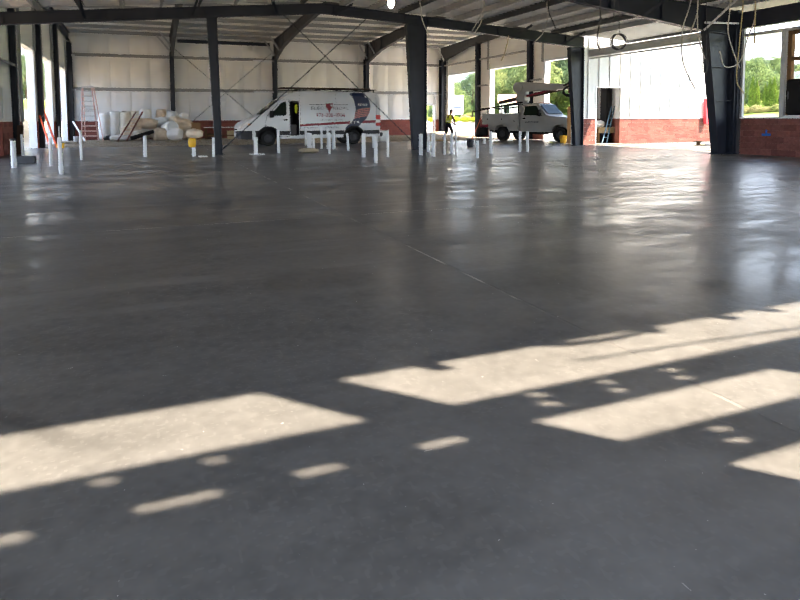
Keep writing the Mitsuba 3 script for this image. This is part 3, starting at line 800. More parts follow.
#MORE
# ------------------------------------------------------------------ PVC stub-ups standing in the slab
PIPES = [(-3.22, 18.41, 0.73, 0.064), (-4.04, 24.63, 0.76, 0.043), (-2.44, 18.79, 0.77, 0.04), (-1.86, 15.84, 0.84, 0.045), (-1.93, 21.25, 0.92, 0.038), (-0.12, 22.04, 0.71, 0.058), (1.38, 21.59, 0.45, 0.058),
         (1.95, 21.0, 0.65, 0.041), (3.5, 22.18, 0.6, 0.071), (4.36, 22.46, 0.84, 0.051), (6.79, 28.44, 0.82, 0.047), (6.19, 25.4, 0.67, 0.063), (5.96, 24.1, 0.68, 0.04), (5.77, 22.91, 0.55, 0.047), (6.57, 24.71, 0.9, 0.047),
         (6.79, 24.6, 0.86, 0.041), (5.85, 20.98, 0.75, 0.044), (7.01, 24.48, 0.8, 0.072), (7.18, 23.02, 0.68, 0.049), (6.37, 18.79, 0.77, 0.064), (8.92, 24.98, 0.54, 0.064), (5.79, 16.04, 0.77, 0.048), (7.07, 18.44, 0.81, 0.04),
         (8.46, 18.98, 0.72, 0.067), (9.48, 20.6, 0.7, 0.046), (8.48, 18.03, 0.76, 0.064), (9.17, 18.62, 0.75, 0.039), (9.79, 19.32, 0.73, 0.052), (9.64, 18.71, 0.81, 0.034), (9.36, 16.73, 0.54, 0.043), (14.89, 25.96, 0.29, 0.072),
         (11.0, 18.71, 0.78, 0.052), (12.42, 19.08, 0.76, 0.049), (12.66, 18.96, 0.76, 0.054)]
PIPE_LABELS = ['thick white stub pipe at far left in front of the grey concrete block', 'thin white stub pipe behind the grey concrete block at far left', 'thin white stub pipe in front of the foot of the orange ladder',
               'tall white stub pipe with a grey riser, nearest of the left group', 'thin white stub pipe in front of the pink step ladder', 'lone white stub pipe in front of the insulation pile, left of the yellow-wrapped one',
               'short white stub pipe under the yellow wrap and tan paper', 'thin white stub pipe beside the foot of the slim column', 'white stub pipe with a white sheet at its foot, before the van bumper', 'slim white stub pipe in front of the van front wheel',
               'leftmost white stub pipe in the cluster before the van', 'second white stub pipe from the left in the van cluster', 'third white stub pipe from the left in the van cluster', 'short white stub pipe standing at the tan sandbag',
               'tall thin white stub pipe under the van lettering, right of the sandbag', 'tall thin white stub pipe under the van lettering, left of a thicker one', 'white stub pipe nearer the camera than its neighbours under the van lettering',
               'thick white stub pipe at the right end of the cluster under the van lettering', 'leaning white stub pipe standing alone before the van rear wheel', 'thick white stub pipe behind the van rear wheel', 'short white stub pipe beneath the van tail lamp, the farther of two',
               'white stub pipe beneath the van tail lamp, the nearer of two', 'slim white stub pipe between the van rear and the black mid column', 'thick white stub pipe right at the foot of the black mid column',
               'slim white stub pipe just right of the black mid column', 'thick white stub pipe, second right of the black mid column', 'thin white stub pipe left of the worker', 'white stub pipe in front of the worker',
               'thin white stub pipe right of the worker', 'short white stub pipe in front of the mortar bucket', 'very short thick white stub pipe behind the others near the truck rear', 'white stub pipe in front of the truck tail corner',
               'left one of two white stub pipes in front of the truck', 'right one of two white stub pipes in front of the truck']


def hollow(r, z1, n=20):
    t = r * 0.86
    return trimesh.creation.revolve([(r, 0), (r, z1), (t, z1), (t, z1 - 0.18), (0.0, z1 - 0.18)], sections=n)


for i, (x, y, z, r) in enumerate(PIPES):
    m = hollow(r, z)
    tilt = 0.07 if i == 18 else 0.012 * math.sin(i * 2.3)
    m.apply_transform(trimesh.transformations.rotation_matrix(tilt, [0.2, -1, 0]))
    m.apply_translation((x, y, -0.01))
    k = one('stub_pipe', m, PVC, PIPE_LABELS[i], 'pipe', 'white stub pipes in the slab', smooth=40)
    if i % 3 == 0:
        part(k, 'coupling', place(trimesh.creation.revolve([(r, 0.0), (r + 0.008, 0.0), (r + 0.008, 0.09), (r, 0.09)], sections=20), loc=(x + 0.0, y, z * 0.1)), PVC, 40)
    if i == 3:
        part(k, 'riser', cone((x, y, z - 0.1), (x, y, z + 0.24), 0.02, n=10), GALVDIM, True, label='grey riser')
    if i == 0:
        part(k, 'cap', cone((x, y, z - 0.03), (x, y, z + 0.02), r + 0.006, n=16), DARKPLASTIC, 40, label='dark cap')

# wrap and paper on the short pipe
k = one('yellow_wrap', place(trimesh.creation.revolve([(0.075, 0.0), (0.11, 0.03), (0.13, 0.16), (0.115, 0.27), (0.07, 0.30), (0.0, 0.30)], sections=14), loc=(1.33, 21.57, 0.31)), YELLOW, 'yellow plastic wrap pulled over the short stub pipe', 'wrap', smooth=50)


def lump(c, rx, ry, rz, seed, amp=0.12, freq=2.5, sub=3, rot=0.0):
    m = trimesh.creation.icosphere(subdivisions=sub)
    v = np.array(m.vertices)
    v = v * (1 + amp * 2 * (meshkit.fbm(v * freq + seed * 7.1, 3, seed) - 0.5))[:, None]
    v = np.sign(v) * np.abs(v) ** 0.8 * np.array([rx, ry, rz])
    m = trimesh.Trimesh(v, m.faces, process=False)
    return place(m, rot, c)


one('paper_sack', lump((1.42, 21.6, 0.76), 0.27, 0.2, 0.15, 3, 0.2), TANWRAP, 'crumpled tan paper sack set on the yellow-wrapped pipe', 'sack', smooth=True)
one('floor_sheet', bx(1.5, 1.78, 21.1, 21.5, 0, 0.025), PLASTICWRAP, 'small pale sheet lying beside the short yellow-wrapped pipe', 'sheet')
one('floor_sheet', bx(3.25, 3.75, 21.85, 22.1, 0, 0.02), PLASTICWRAP, 'small white sheet at the foot of the pipe before the van bumper', 'sheet')
one('sandbag', lump((5.45, 22.35, 0.07), 0.36, 0.28, 0.09, 5, 0.15), SANDBAG, 'flat tan sandbag lying in front of the pipe cluster', 'bag', smooth=True)
one('concrete_block', cat(rounded(-3.52, -3.02, 20.2, 20.5, 0, 0.2, 0.012)), STEELGREY, 'grey rectangular block on the slab behind the thick left pipe', 'block')

# ------------------------------------------------------------------ hanging cables and lamp
cables = [([(7.95, 18, 5.35), (8.01, 18, 4.8), (8.07, 18, 4.37), (8.2, 18, 4.04), (8.35, 18, 3.79)], CABLE, 'pale loose cable hanging just right of the black mid column top'),
          ([(10.33, 18, 5.38), (10.32, 18, 5.08), (10.29, 18, 4.79), (10.18, 18, 4.34), (9.96, 18, 4.01)], CABLE, 'pale hooked cable hanging above the worker, right strand'),
          ([(10.29, 18, 5.38), (10.26, 18, 4.82), (10.08, 18, 4.42), (9.86, 18, 4.06)], CABLE, 'pale hooked cable hanging above the worker, left strand'),
          ([(12.75, 18, 5.2), (12.75, 18, 5.0), (12.8, 18, 4.79), (12.64, 18, 4.17), (12.18, 18, 3.73)], CABLE, 'pale curved cable hanging above the truck bed'),
          ([(12.80, 18, 5.2), (12.84, 18, 4.81), (13.01, 18, 4.51), (13.18, 18, 4.18)], CABLEDARK, 'thin dark cable hanging above the truck boom'),
          ([(13.85, 22.2, 4.62), (13.82, 22.2, 4.41), (13.66, 22.2, 3.86), (13.51, 22.2, 3.57)], ROPE, 'yellowish rope end hanging from the far rafter above the truck'),
          ([(11.88, 14.2, 5.25), (11.85, 14.2, 4.13), (12.02, 14.2, 3.92), (12.3, 14.2, 4.01), (12.32, 14.2, 4.31), (12.34, 14.2, 4.6)], CABLEDARK, 'dark cable looping below the near rafter above the doorway'),
          ([(11.87, 14.2, 4.09), (11.75, 14.2, 3.39), (11.86, 14.2, 3.12)], CABLEDARK, 'thin dark tail of cable left of the coil'),
          ([(14.62, 13.6, 5.1), (14.54, 13.6, 4.44), (14.3, 13.6, 3.8), (14.28, 13.6, 3.09), (14.41, 13.6, 2.64), (14.82, 13.6, 2.04)], CABLE, 'long bowed cable hanging in front of the white sunlit wall'),
          ([(14.82, 13.6, 5.1), (14.86, 13.6, 3.8), (15.05, 13.6, 3.18), (15.18, 13.6, 2.92)], CABLE, 'pale cable hanging at the left edge of the cable-hung column'),
          ([(14.84, 13.6, 5.0), (14.82, 13.6, 4.23), (14.5, 13.6, 3.47)], CABLE, 'short slanting cable left of the cable-hung column'),
          ([(16.09, 13.6, 5.05), (16.11, 13.6, 4.36), (16.07, 13.6, 3.77), (16.3, 13.6, 3.2), (16.6, 13.6, 2.7)], CABLE, 'pale cable crossing the cable-hung column down to the right'),
          ([(16.67, 13.6, 5.0), (16.64, 13.6, 4.4), (16.56, 13.6, 3.46), (16.49, 13.6, 2.36), (16.81, 13.6, 1.93)], ROPE, 'long tan cable hanging down to the window edge'),
          ([(17.15, 13.6, 5.0), (17.18, 13.6, 4.25), (16.91, 13.6, 3.64), (16.59, 13.6, 2.88), (15.99, 13.6, 2.72), (15.76, 13.6, 3.17)], CABLE, 'cable swooping in a wide loop across the cable-hung column'),
          ([(17.13, 13.58, 5.0), (17.17, 13.58, 3.44)], ROPE, 'straight tan cable end hanging in front of the window')]
for i, (pts, mt_, nm) in enumerate(cables):
    one('hanging_cable', tube(spline(pts), 0.017 if i < 6 else 0.019, 6), mt_, nm, 'cable', smooth=True)
th = np.linspace(0, 2 * np.pi * 4, 90)
coil = np.stack([12.53 + (0.25 + 0.012 * np.sin(th * 0.7)) * np.cos(th), 14.2 + 0.006 * th - 0.05, 3.38 + 0.22 * np.sin(th)], 1)
k = one('cable_coil', cat(tube(coil, 0.011, 6), tube([(12.53, 14.2, 3.6), (12.5, 14.2, 4.2), (12.45, 14.2, 5.2)], 0.008, 6)), CABLEDARK, 'coil of dark cable hanging against the bright header', 'cable', smooth=True)
th = np.linspace(0, 2 * np.pi * 2.5, 50)
one('cable_coil', cat(tube(np.stack([15.25 + 0.09 * np.cos(th), 13.6 + 0.006 * th, 2.72 + 0.2 * np.sin(th)], 1), 0.011, 6), tube([(15.25, 13.62, 2.9), (15.2, 13.6, 4.0), (15.16, 13.6, 5.05)], 0.008, 6)), CABLEDARK, 'small bundle of cable hanging at the left edge of the cable-hung column', 'cable', smooth=True)
k = thing('work_lamp', 'bright temporary work lamp hanging below the hall roof above the black column', 'lamp')
part(k, 'cord', tube([(5.47, 14.0, 4.15), (5.46, 14.0, 4.8), (5.5, 14.0, 5.55)], 0.012, 6), CABLEDARK, True)
part(k, 'socket', cone((5.47, 14, 4.08), (5.47, 14, 4.2), 0.035, 0.025, 12), BLACKPLASTIC, 40)
scene[numbered(k + '__bulb')] = {**mikit.ply(place(trimesh.creation.revolve([(0.0, -0.16), (0.05, -0.14), (0.085, -0.06), (0.08, 0.02), (0.035, 0.10), (0.0, 0.10)], sections=18), loc=(5.47, 14.0, 4.0)), None, True), 'emitter': {'type': 'area', 'radiance': rgb(1.2, 1.12, 1.0)}}

# ------------------------------------------------------------------ the van
VX, VY = 3.76, 28.72
VLEN, VW = 6.88, 1.95
VANROT = 0.0


def VL(m):
    m = m.copy()
    m.apply_transform(trimesh.transformations.rotation_matrix(VANROT, [0, 0, 1]))
    m.apply_translation((VX, VY, 0))
    return m


def ext(poly, plane, n0, n1):
    return man(plate(poly, plane, n0, n1))


def loft_xy(poly, z0, z1):
    m = trimesh.creation.extrude_polygon(sg.Polygon(poly), z1 - z0, engine='earcut')
    m.apply_translation((0, 0, z0))
    return man(m)


side = [(0.04, .34), (0.0, .46), (0.0, .72), (0.05, .92), (0.16, 1.04), (0.55, 1.24), (1.08, 1.43), (1.5, 1.78), (1.92, 2.11), (2.25, 2.33), (2.6, 2.48), (3.1, 2.56), (3.8, 2.575), (6.5, 2.53), (6.73, 2.46), (6.83, 2.3), (6.86, 1.9), (6.88, .5), (6.83, .38), (6.3, .36), (0.5, .30)]
front = [(0.0, .25), (0.0, 1.35), (0.035, 1.8), (0.09, 2.3), (0.16, 2.5), (0.32, 2.62), (VW - 0.32, 2.62), (VW - 0.16, 2.5), (VW - 0.09, 2.3), (VW - 0.035, 1.8), (VW, 1.35), (VW, .25)]
plan = [(0.0, 0.62), (0.03, 0.36), (0.14, 0.16), (0.34, 0.05), (0.7, 0.0), (6.78, 0.0), (6.88, 0.07), (6.88, VW - 0.07), (6.78, VW), (0.7, VW), (0.34, VW - 0.05), (0.14, VW - 0.16), (0.03, VW - 0.36), (0.0, VW - 0.62)]
body = ext(side, 'X', 0, VW) ^ ext(front, 'Y', 0, VLEN) ^ loft_xy(plan, 0, 3)
WHU, WHR = (1.36, 5.50), 0.345
for u in WHU:
    arch = cone((u, -0.2, 0.37), (u, 0.42, 0.37), 0.47, n=36)
    arch2 = cone((u, VW - 0.42, 0.37), (u, VW + 0.2, 0.37), 0.47, n=36)
    body = body - man(arch) - man(arch2)
sdoor = sg.Polygon([(2.38, .46), (2.38, 2.0), (2.46, 2.1), (2.74, 2.1), (2.80, 2.0), (2.80, .46)])
body = body - ext(sdoor, 'X', -0.1, 1.2)
dwin = sg.Polygon([(1.42, 1.38), (1.50, 1.45), (1.98, 1.99), (2.2, 2.06), (2.22, 1.46), (2.14, 1.40)])


def vwall(z):                      # the near side's inset at height z
    return np.interp(z, [0, 1.35, 1.8, 2.3, 2.5, 2.62], [0, 0, 0.035, 0.09, 0.16, 0.32])


def decal(poly, d0=-0.004, d1=0.006, far=False):
    """A thin sheet on the van's side that follows its tumblehome."""
    m = plate(poly, 'X', d0, d1)
    m = m.subdivide_to_size(0.22) if len(m.faces) < 3000 else m
    v = np.array(m.vertices)
    v[:, 1] += vwall(v[:, 2]) - 0.002
    if far:
        v[:, 1] = VW - v[:, 1]
    m = trimesh.Trimesh(v, m.faces, process=False)
    if far:
        m.invert()
    return VL(m)


van = thing('van', 'white electrical contractor cargo van with navy swoosh and roof ladder parked at the back', 'van')
part(van, 'body', VL(tm(body)), WHITEPAINT, 25)
lo = (ext(side, 'X', -0.012, VW + 0.012) ^ loft_xy([(-0.012, 0.60), (0.02, 0.34), (0.13, 0.14), (0.34, 0.03), (0.95, -0.012), (0.95, VW + 0.012), (0.34, VW - 0.03), (0.13, VW - 0.14), (0.02, VW - 0.34), (-0.012, VW - 0.6)], 0.2, 0.70))
for u in WHU:
    lo = lo - man(cone((u, -0.3, 0.37), (u, VW + 0.3, 0.37), 0.47, n=36))
part(van, 'front_bumper', VL(tm(lo)), DARKPLASTIC, 25)
part(van, 'license_plate', VL(bx(-0.03, -0.008, 0.82, 1.13, 0.45, 0.60)), WHITEVINYL)
part(van, 'grille', VL(cat([bx(-0.012 + 0.06 * k, 0.03 + 0.06 * k, 0.5, VW - 0.5, .74 + .07 * k, .79 + .07 * k) for k in range(4)])), BLACKPLASTIC)
for v0, v1 in ((0.10, 0.42), (VW - 0.42, VW - 0.10)):
    part(van, 'headlight', VL(tm(m3.Manifold.batch_hull([m3.Manifold.sphere(0.05, 10).translate(p) for p in ((0.12, (v0 + v1) / 2 + (0.1 if v0 < 1 else -0.1), 0.86), (0.14, v0 + 0.06 if v0 < 1 else v1 - 0.06, 0.84), (0.42, 0.06 if v0 < 1 else VW - 0.06, 1.08), (0.26, (v0 + v1) / 2, 1.04))]))), LAMPCLEAR, True)
part(van, 'indicator', VL(lump((0.52, 0.015, 1.0), 0.07, 0.02, 0.04, 2, 0.0)), LAMPAMBER, True)
ws = plate([(1.10, 1.455), (1.9, 2.13), (1.89, 2.145), (1.09, 1.47)], 'X', 0.2, VW - 0.2)
part(van, 'windshield', VL(ws), DARKGLASS)
part(van, 'wiper', VL(tube([(1.05, 0.5, 1.455), (1.28, 0.8, 1.64)], 0.012, 6)), BLACKPLASTIC)
dr_ = thing(van + '__door', '', None)
labels.pop(dr_)
used.add(dr_)
door = sg.Polygon([(1.22, .95), (1.30, 1.36), (1.95, 2.06), (2.1, 2.12), (2.34, 2.12), (2.34, .44), (1.86, .44), (1.80, .66), (1.66, .80)])
scene[dr_] = mikit.ply(decal(door.difference(dwin), -0.012, 0.01), WHITEPAINT)
part(dr_, 'window', decal(dwin, -0.006, 0.004), DARKGLASS)
part(dr_, 'handle', decal(shapely.box(2.08, 1.17, 2.26, 1.23), -0.03, 0.0), BLACKPLASTIC)
part(van, 'door_gap', decal(door.exterior.buffer(0.012).difference(door.buffer(-0.002)), -0.003, 0.004), BLACKPLASTIC)
mir = thing(van + '__mirror', '', None)
labels.pop(mir)
scene[mir] = mikit.ply(VL(cat(rounded(1.42, 1.60, -0.26, -0.06, 1.30, 1.62, 0.04), bx(1.5, 1.56, -0.08, 0.04, 1.36, 1.42))), BLACKPLASTIC, 40)
part(van, 'mirror', VL(cat(rounded(1.42, 1.58, VW + 0.06, VW + 0.26, 1.30, 1.62, 0.04), bx(1.5, 1.56, VW - 0.04, VW + 0.08, 1.36, 1.42))), BLACKPLASTIC, 40)
inner = plate([(2.36, .44), (2.36, 2.12), (2.82, 2.12), (2.82, .44)], 'X', 1.19, 1.2)
part(van, 'cargo_interior', VL(cat(inner, bx(2.37, 2.385, 0.02, 1.2, .46, 2.1), bx(2.795, 2.81, 0.02, 1.2, .46, 2.1))), DARKPLASTIC, label='dark open side doorway')
part(van, 'step', VL(bx(2.40, 2.79, 0.05, 0.40, 0.44, 0.50)), DARKPLASTIC)
part(van, 'interior_bin', VL(rounded(2.46, 2.74, 0.28, 0.6, 0.50, 0.98, 0.02)), GREYVINYL)
part(van, 'safety_vest', VL(lump((2.72, 0.24, 1.72), 0.07, 0.05, 0.22, 4)), HIVIS, True)
archw = [shapely.Point(u, .37).buffer(0.54).difference(shapely.Point(u, .37).buffer(0.46)).intersection(shapely.box(u - 1, .34, u + 1, 1)) for u in WHU]
part(van, 'side_moulding', decal(shapely.union_all([shapely.box(1.88, .50, 2.34, .68), shapely.box(2.82, .50, 5.0, .68), shapely.box(6.0, .50, 6.80, .68)]), -0.022, 0.004), DARKPLASTIC, label='dark protective side moulding')
for aw in archw:
    part(van, 'wheel_arch', decal(aw, -0.02, 0.004), BLACKPLASTIC)
for u in WHU:
    t2 = np.linspace(0.0, math.pi, 17)
    ring = sg.Polygon([(u + .468 * math.cos(q), .37 + .468 * math.sin(q)) for q in t2] + [(u + .45 * math.cos(q), .37 + .45 * math.sin(q)) for q in t2[::-1]])
    part(van, 'wheel_well', VL(cat(plate(ring, 'X', 0.01, 0.42), plate(sg.Point(u, .37).buffer(0.46).intersection(shapely.box(u - 1, .30, u + 1, 1)), 'X', 0.40, 0.418))), BLACKPLASTIC)
for u in WHU:
    for v0, v1, s in ((0.06, 0.29, -1), (VW - 0.29, VW - 0.06, 1)):
        prof = [(0.0, -0.02), (0.19, -0.02), (0.215, 0.0), (0.31, 0.0), (0.345, 0.03), (0.345, 0.20), (0.31, 0.23), (0.0, 0.23)]
        tyre = trimesh.creation.revolve([(0.2, 0.0), (0.31, 0.0), (0.345, 0.03), (0.345, 0.20), (0.31, 0.23), (0.2, 0.23), (0.2, 0.0)], sections=36)
        rim = trimesh.creation.revolve([(0.0, 0.03), (0.07, 0.02), (0.09, 0.06), (0.16, 0.07), (0.19, 0.01), (0.21, 0.01), (0.21, 0.22), (0.0, 0.22)], sections=30)
        R_ = trimesh.transformations.rotation_matrix(-math.pi / 2 if s < 0 else math.pi / 2, [1, 0, 0])
        wk = thing(van + '__wheel', '', None)
        labels.pop(wk)
        for mm, key, mt_ in ((tyre, None, RUBBER), (rim, 'rim', RIM)):
            mm = mm.copy()
            mm.apply_transform(R_)
            mm.apply_translation((u, v0 if s < 0 else v1, 0.345))
            if key:
                part(wk, key, VL(mm), mt_, 35)
            else:
                scene[wk] = mikit.ply(VL(mm), mt_, 35)
swoosh = sg.Polygon([(5.23, 2.51), (5.40, 2.34), (5.52, 2.16), (5.61, 1.75), (5.52, 1.27), (5.38, 1.08), (5.19, 0.92), (4.90, 0.69), (5.56, 0.69), (5.85, 0.99), (6.14, 1.27), (6.33, 1.62), (6.36, 1.85), (6.30, 2.12), (6.18, 2.36), (6.06, 2.50)])
smooth_sw = swoosh.buffer(0.08).buffer(-0.16).buffer(0.08)
part(van, 'swoosh', decal(smooth_sw.difference(shapely.Point(5.5, .37).buffer(0.5))), NAVY, label='navy swoosh graphic')
redstripe = shapely.union_all([sg.Polygon([(2.84, 0.98), (5.28, 1.12), (5.28, 1.0), (2.84, 0.89)]), sg.Polygon([(6.00, 1.15), (6.61, 1.16), (6.61, 1.04), (5.90, 1.03)]), sg.Polygon([(1.70, 0.94), (2.32, 1.06), (2.32, 0.97)])])
part(van, 'red_stripe', decal(redstripe, -0.0055, 0.006), REDVINYL)
fl = shapely.union_all([sg.Polygon([(5.48 + 0.03 * k, 1.24 + 0.085 * k), (5.85, 1.33 + 0.085 * k), (6.35, 1.38 + 0.085 * k), (6.35, 1.425 + 0.085 * k), (5.85, 1.375 + 0.085 * k), (5.48 + 0.03 * k, 1.285 + 0.085 * k)]) for k in range(5)]).intersection(smooth_sw)
part(van, 'flag_stripes', decal(fl, -0.007, 0.006), PALERED, label='faded stars and stripes graphic')
fw = shapely.union_all([sg.Polygon([(5.48 + 0.03 * k, 1.283 + 0.085 * k), (5.85, 1.373 + 0.085 * k), (6.35, 1.423 + 0.085 * k), (6.35, 1.465 + 0.085 * k), (5.85, 1.415 + 0.085 * k), (5.48 + 0.03 * k, 1.325 + 0.085 * k)]) for k in range(5)]).intersection(smooth_sw)
part(van, 'flag_stripes', decal(fw, -0.0065, 0.006), GREYVINYL)


def lettering(text, h, u0, z0, mat, name='lettering', width=None, bold=True):
    t = meshkit.text_mesh(text, h, 0.004, bold)
    v = np.array(t.vertices)
    if width:
        v[:, 0] *= width / (v[:, 0].max() - v[:, 0].min())
    q = np.stack([u0 + v[:, 0], vwall(z0 + v[:, 1]) - 0.008 - v[:, 2] * 0.5, z0 + v[:, 1]], 1)
    m = trimesh.Trimesh(q, t.faces, process=False)
    if m.volume < 0:
        m.invert()
    return part(van, name, VL(m), mat)


lettering('ELECT', 0.13, 3.37, 1.68, GREYVINYL, width=0.80, bold=False)
lettering('RICAL', 0.13, 4.44, 1.68, GREYVINYL, width=0.80, bold=False)
part(van, 'logo_rule', decal(shapely.union_all([shapely.box(3.30, 1.90, 4.05, 1.925), shapely.box(4.52, 1.90, 5.22, 1.925)])), GREYVINYL)
part(van, 'emblem', decal(shapely.union_all([sg.Polygon([(4.10, 1.98), (4.46, 1.98), (4.44, 1.80), (4.34, 1.66), (4.22, 1.66), (4.12, 1.80)]).difference(sg.Point(4.38, 1.88).buffer(0.05)), sg.Polygon([(4.24, 1.66), (4.33, 1.66), (4.28, 1.50)])])), REDVINYL, label='red and grey emblem between the lettering')
lettering('973-300-0704', 0.16, 3.62, 1.335, REDVINYL, width=1.40)
lettering('www.electrical.com', 0.06, 3.80, 1.16, GREYVINYL, width=1.1, bold=False)
lettering('COMMERCIAL', 0.055, 3.02, 0.80, REDVINYL, width=0.72, bold=False)
lettering('RESIDENTIAL', 0.055, 4.02, 0.80, GREYVINYL, width=0.72, bold=False)
lettering('REPAIR', 0.10, 5.73, 1.875, WHITEVINYL, width=0.46)
lettering('E T N', 0.11, 5.30, 1.02, WHITEVINYL, width=0.44)
part(van, 'tail_lamp', VL(rounded(6.62, 6.865, -0.015, 0.08, 0.88, 1.04, 0.02)), LAMPRED, 40)
part(van, 'tail_lamp', VL(rounded(6.62, 6.865, -0.015, 0.09, 1.20, 1.42, 0.02)), LAMPRED, 40)
part(van, 'reverse_lamp', VL(rounded(6.62, 6.865, -0.013, 0.08, 1.05, 1.19, 0.02)), LAMPCLEAR, 40)
part(van, 'panel_seam', decal(shapely.union_all([shapely.box(2.86, .7, 2.872, 2.5), shapely.box(4.62, 1.98, 4.632, 2.5), shapely.box(6.66, 1.42, 6.672, 2.42), shapely.box(2.9, 1.02, 6.6, 1.03).difference(smooth_sw)]), -0.002, 0.004), GREYVINYL)
part(van, 'rear_bumper', VL(rounded(6.78, 7.0, 0.05, VW - 0.05, 0.36, 0.56, 0.03)), DARKPLASTIC, 40)
part(van, 'rear_door_handle', VL(rounded(6.86, 6.94, 0.8, 1.1, 1.1, 1.16, 0.015)), BLACKPLASTIC, 40)
rack = thing(van + '__roof_rack', '', None)
labels.pop(rack)
rk = [cone((u, 0.22, 2.64), (u, VW - 0.22, 2.64), 0.022, n=8) for u in (2.9, 3.9, 4.9, 5.9, 6.6)] + [cone((2.2, y, 2.64), (6.75, y, 2.64), 0.02, n=8) for y in (0.25, VW - 0.25)] + [cone((u, y, 2.5), (u, y, 2.65), 0.02, n=8) for u in (2.9, 3.9, 4.9, 5.9, 6.6) for y in (0.25, VW - 0.25)]
scene[rack] = mikit.ply(VL(cat(rk)), BLACKPLASTIC, 40)
lad = [cone((2.0, y, 2.70), (6.5, y, 2.70), 0.035, n=8) for y in (0.5, 0.9)] + [cone((2.2 + 0.3 * k, 0.5, 2.70), (2.2 + 0.3 * k, 0.9, 2.70), 0.016, n=6) for k in range(14)]
k = one('extension_ladder', VL(cat(lad)), DARKWOOD, 'dark extension ladder lying on the roof rack of the white van', 'ladder', smooth=40)

one('bulk_sack', place(cat(rounded(0, 0.5, 0, 0.5, 0, 0.62, 0.06), bx(0.02, 0.06, -0.012, 0.0, 0.05, 0.66), bx(0.44, 0.48, -0.012, 0.0, 0.05, 0.66), bx(0.02, 0.48, -0.012, 0.0, 0.28, 0.31)), 0, (11.35, 30.7, 0.0)), PLASTICWRAP, 'white square bulk sack behind the rear of the van', 'sack', smooth=40)

# ------------------------------------------------------------------ the bucket truck
TH = np.array([0.4245, -0.9055])
TA = math.atan2(TH[1], TH[0])
TO = (19.02, 30.08, -0.02)


def TL(m):
    return place(m, TA, TO)


tk = thing('truck', 'white utility bucket truck with service body and folded boom parked by the right openings', 'truck')
cab = [(1.18, .52), (1.18, 1.95), (1.26, 2.03), (2.0, 2.06), (2.2, 1.99), (2.72, 1.42), (2.9, 1.36), (3.85, 1.28), (4.22, 1.22), (4.30, 1.05), (4.30, .62), (4.2, .50)]
cfr = [(-.98, .4), (-.98, 1.35), (-.86, 1.9), (-.74, 2.08), (.74, 2.08), (.86, 1.9), (.98, 1.35), (.98, .4)]
cpl = [(1.1, -1), (4.0, -1), (4.25, -.9), (4.32, -.5), (4.32, .5), (4.25, .9), (4.0, 1), (1.1, 1)]
cb = ext(cab, 'X', -1, 1) ^ ext(cfr, 'Y', 1.0, 4.4) ^ loft_xy(cpl, 0, 3)
WB_ = 3.5
for y0, y1 in ((-1.2, -.55), (.55, 1.2)):
    cb = cb - man(cone((WB_, y0, .42), (WB_, y1, .42), .50, n=36))
part(tk, 'cab', TL(tm(cb)), TRUCKWHITE, 25)


def cside(z):
    return np.interp(z, [0, 1.35, 1.9, 2.08], [.98, .98, .86, .74])


def tdecal(poly, d0, d1, yb=None):
    m = plate(poly, 'X', d0, d1).subdivide_to_size(0.25)
    v = np.array(m.vertices)
    v[:, 1] += -(cside(v[:, 2]) if yb is None else yb)
    return TL(trimesh.Trimesh(v, m.faces, process=False))


win = sg.Polygon([(1.36, 1.40), (1.40, 1.88), (2.08, 1.90), (2.46, 1.46), (2.42, 1.40)])
dk = thing(tk + '__door', '', None)
labels.pop(dk)
scene[dk] = mikit.ply(tdecal(sg.Polygon([(1.26, .62), (1.26, 1.90), (1.36, 1.96), (2.12, 1.96), (2.56, 1.44), (2.56, .95), (2.46, .62)]).difference(win), -0.012, 0.01), TRUCKWHITE)
part(dk, 'window', tdecal(win, -0.006, 0.006), DARKGLASS)
part(dk, 'handle', tdecal(shapely.box(1.32, 1.20, 1.48, 1.26), -0.03, 0.0), BLACKPLASTIC)
t = meshkit.text_mesh('ELECTRICAL', 0.09, 0.004, True)
v = np.array(t.vertices)
v[:, 0] *= 0.82 / v[:, 0].max()
q = trimesh.Trimesh(np.stack([1.50 + v[:, 0], -.98 - 0.013 - v[:, 2], 1.0 + v[:, 1]], 1), t.faces, process=False)
if q.volume < 0:
    q.invert()
part(dk, 'lettering', TL(q), GREYVINYL)
part(tk, 'windshield', TL(plate([(2.26, 1.965), (2.70, 1.47), (2.715, 1.485), (2.275, 1.98)], 'X', -.78, .78)), DARKGLASS)
part(tk, 'roof_marker', TL(cat([rounded(2.02, 2.12, y - .05, y + .05, 2.05, 2.09, 0.015) for y in (-.5, -.25, 0, .25, .5)])), LAMPAMBER, 40)
part(tk, 'mirror', TL(cat(rounded(2.36, 2.46, -1.28, -1.06, 1.35, 1.70, 0.03), cone((2.44, -1.1, 1.42), (2.44, -.95, 1.36), .015, n=8))), BLACKPLASTIC, 40)
part(tk, 'grille', TL(cat([bx(4.28, 4.335, -.55, .55, .74 + .09 * k, .79 + .09 * k) for k in range(5)], bx(4.27, 4.33, -.6, .6, .70, .73), bx(4.27, 4.33, -.6, .6, 1.14, 1.17))), CHROME)
for s in (-1, 1):
    part(tk, 'headlight', TL(rounded(4.12, 4.32, s * .78 - .14, s * .78 + .14, .82, 1.06, 0.04)), LAMPCLEAR, 40)
part(tk, 'front_bumper', TL(rounded(4.2, 4.5, -.98, .98, .42, .66, 0.05)), CHROME, 40)
part(tk, 'wheel_arch', tdecal(sg.Point(WB_, .42).buffer(.53).difference(sg.Point(WB_, .42).buffer(.49)).intersection(shapely.box(2, .5, 5, 2)), -0.02, 0.01), TRUCKWHITE)
part(tk, 'running_board', TL(rounded(1.3, 2.8, -1.04, -.8, .40, .47, 0.02)), BLACKPLASTIC, 40)
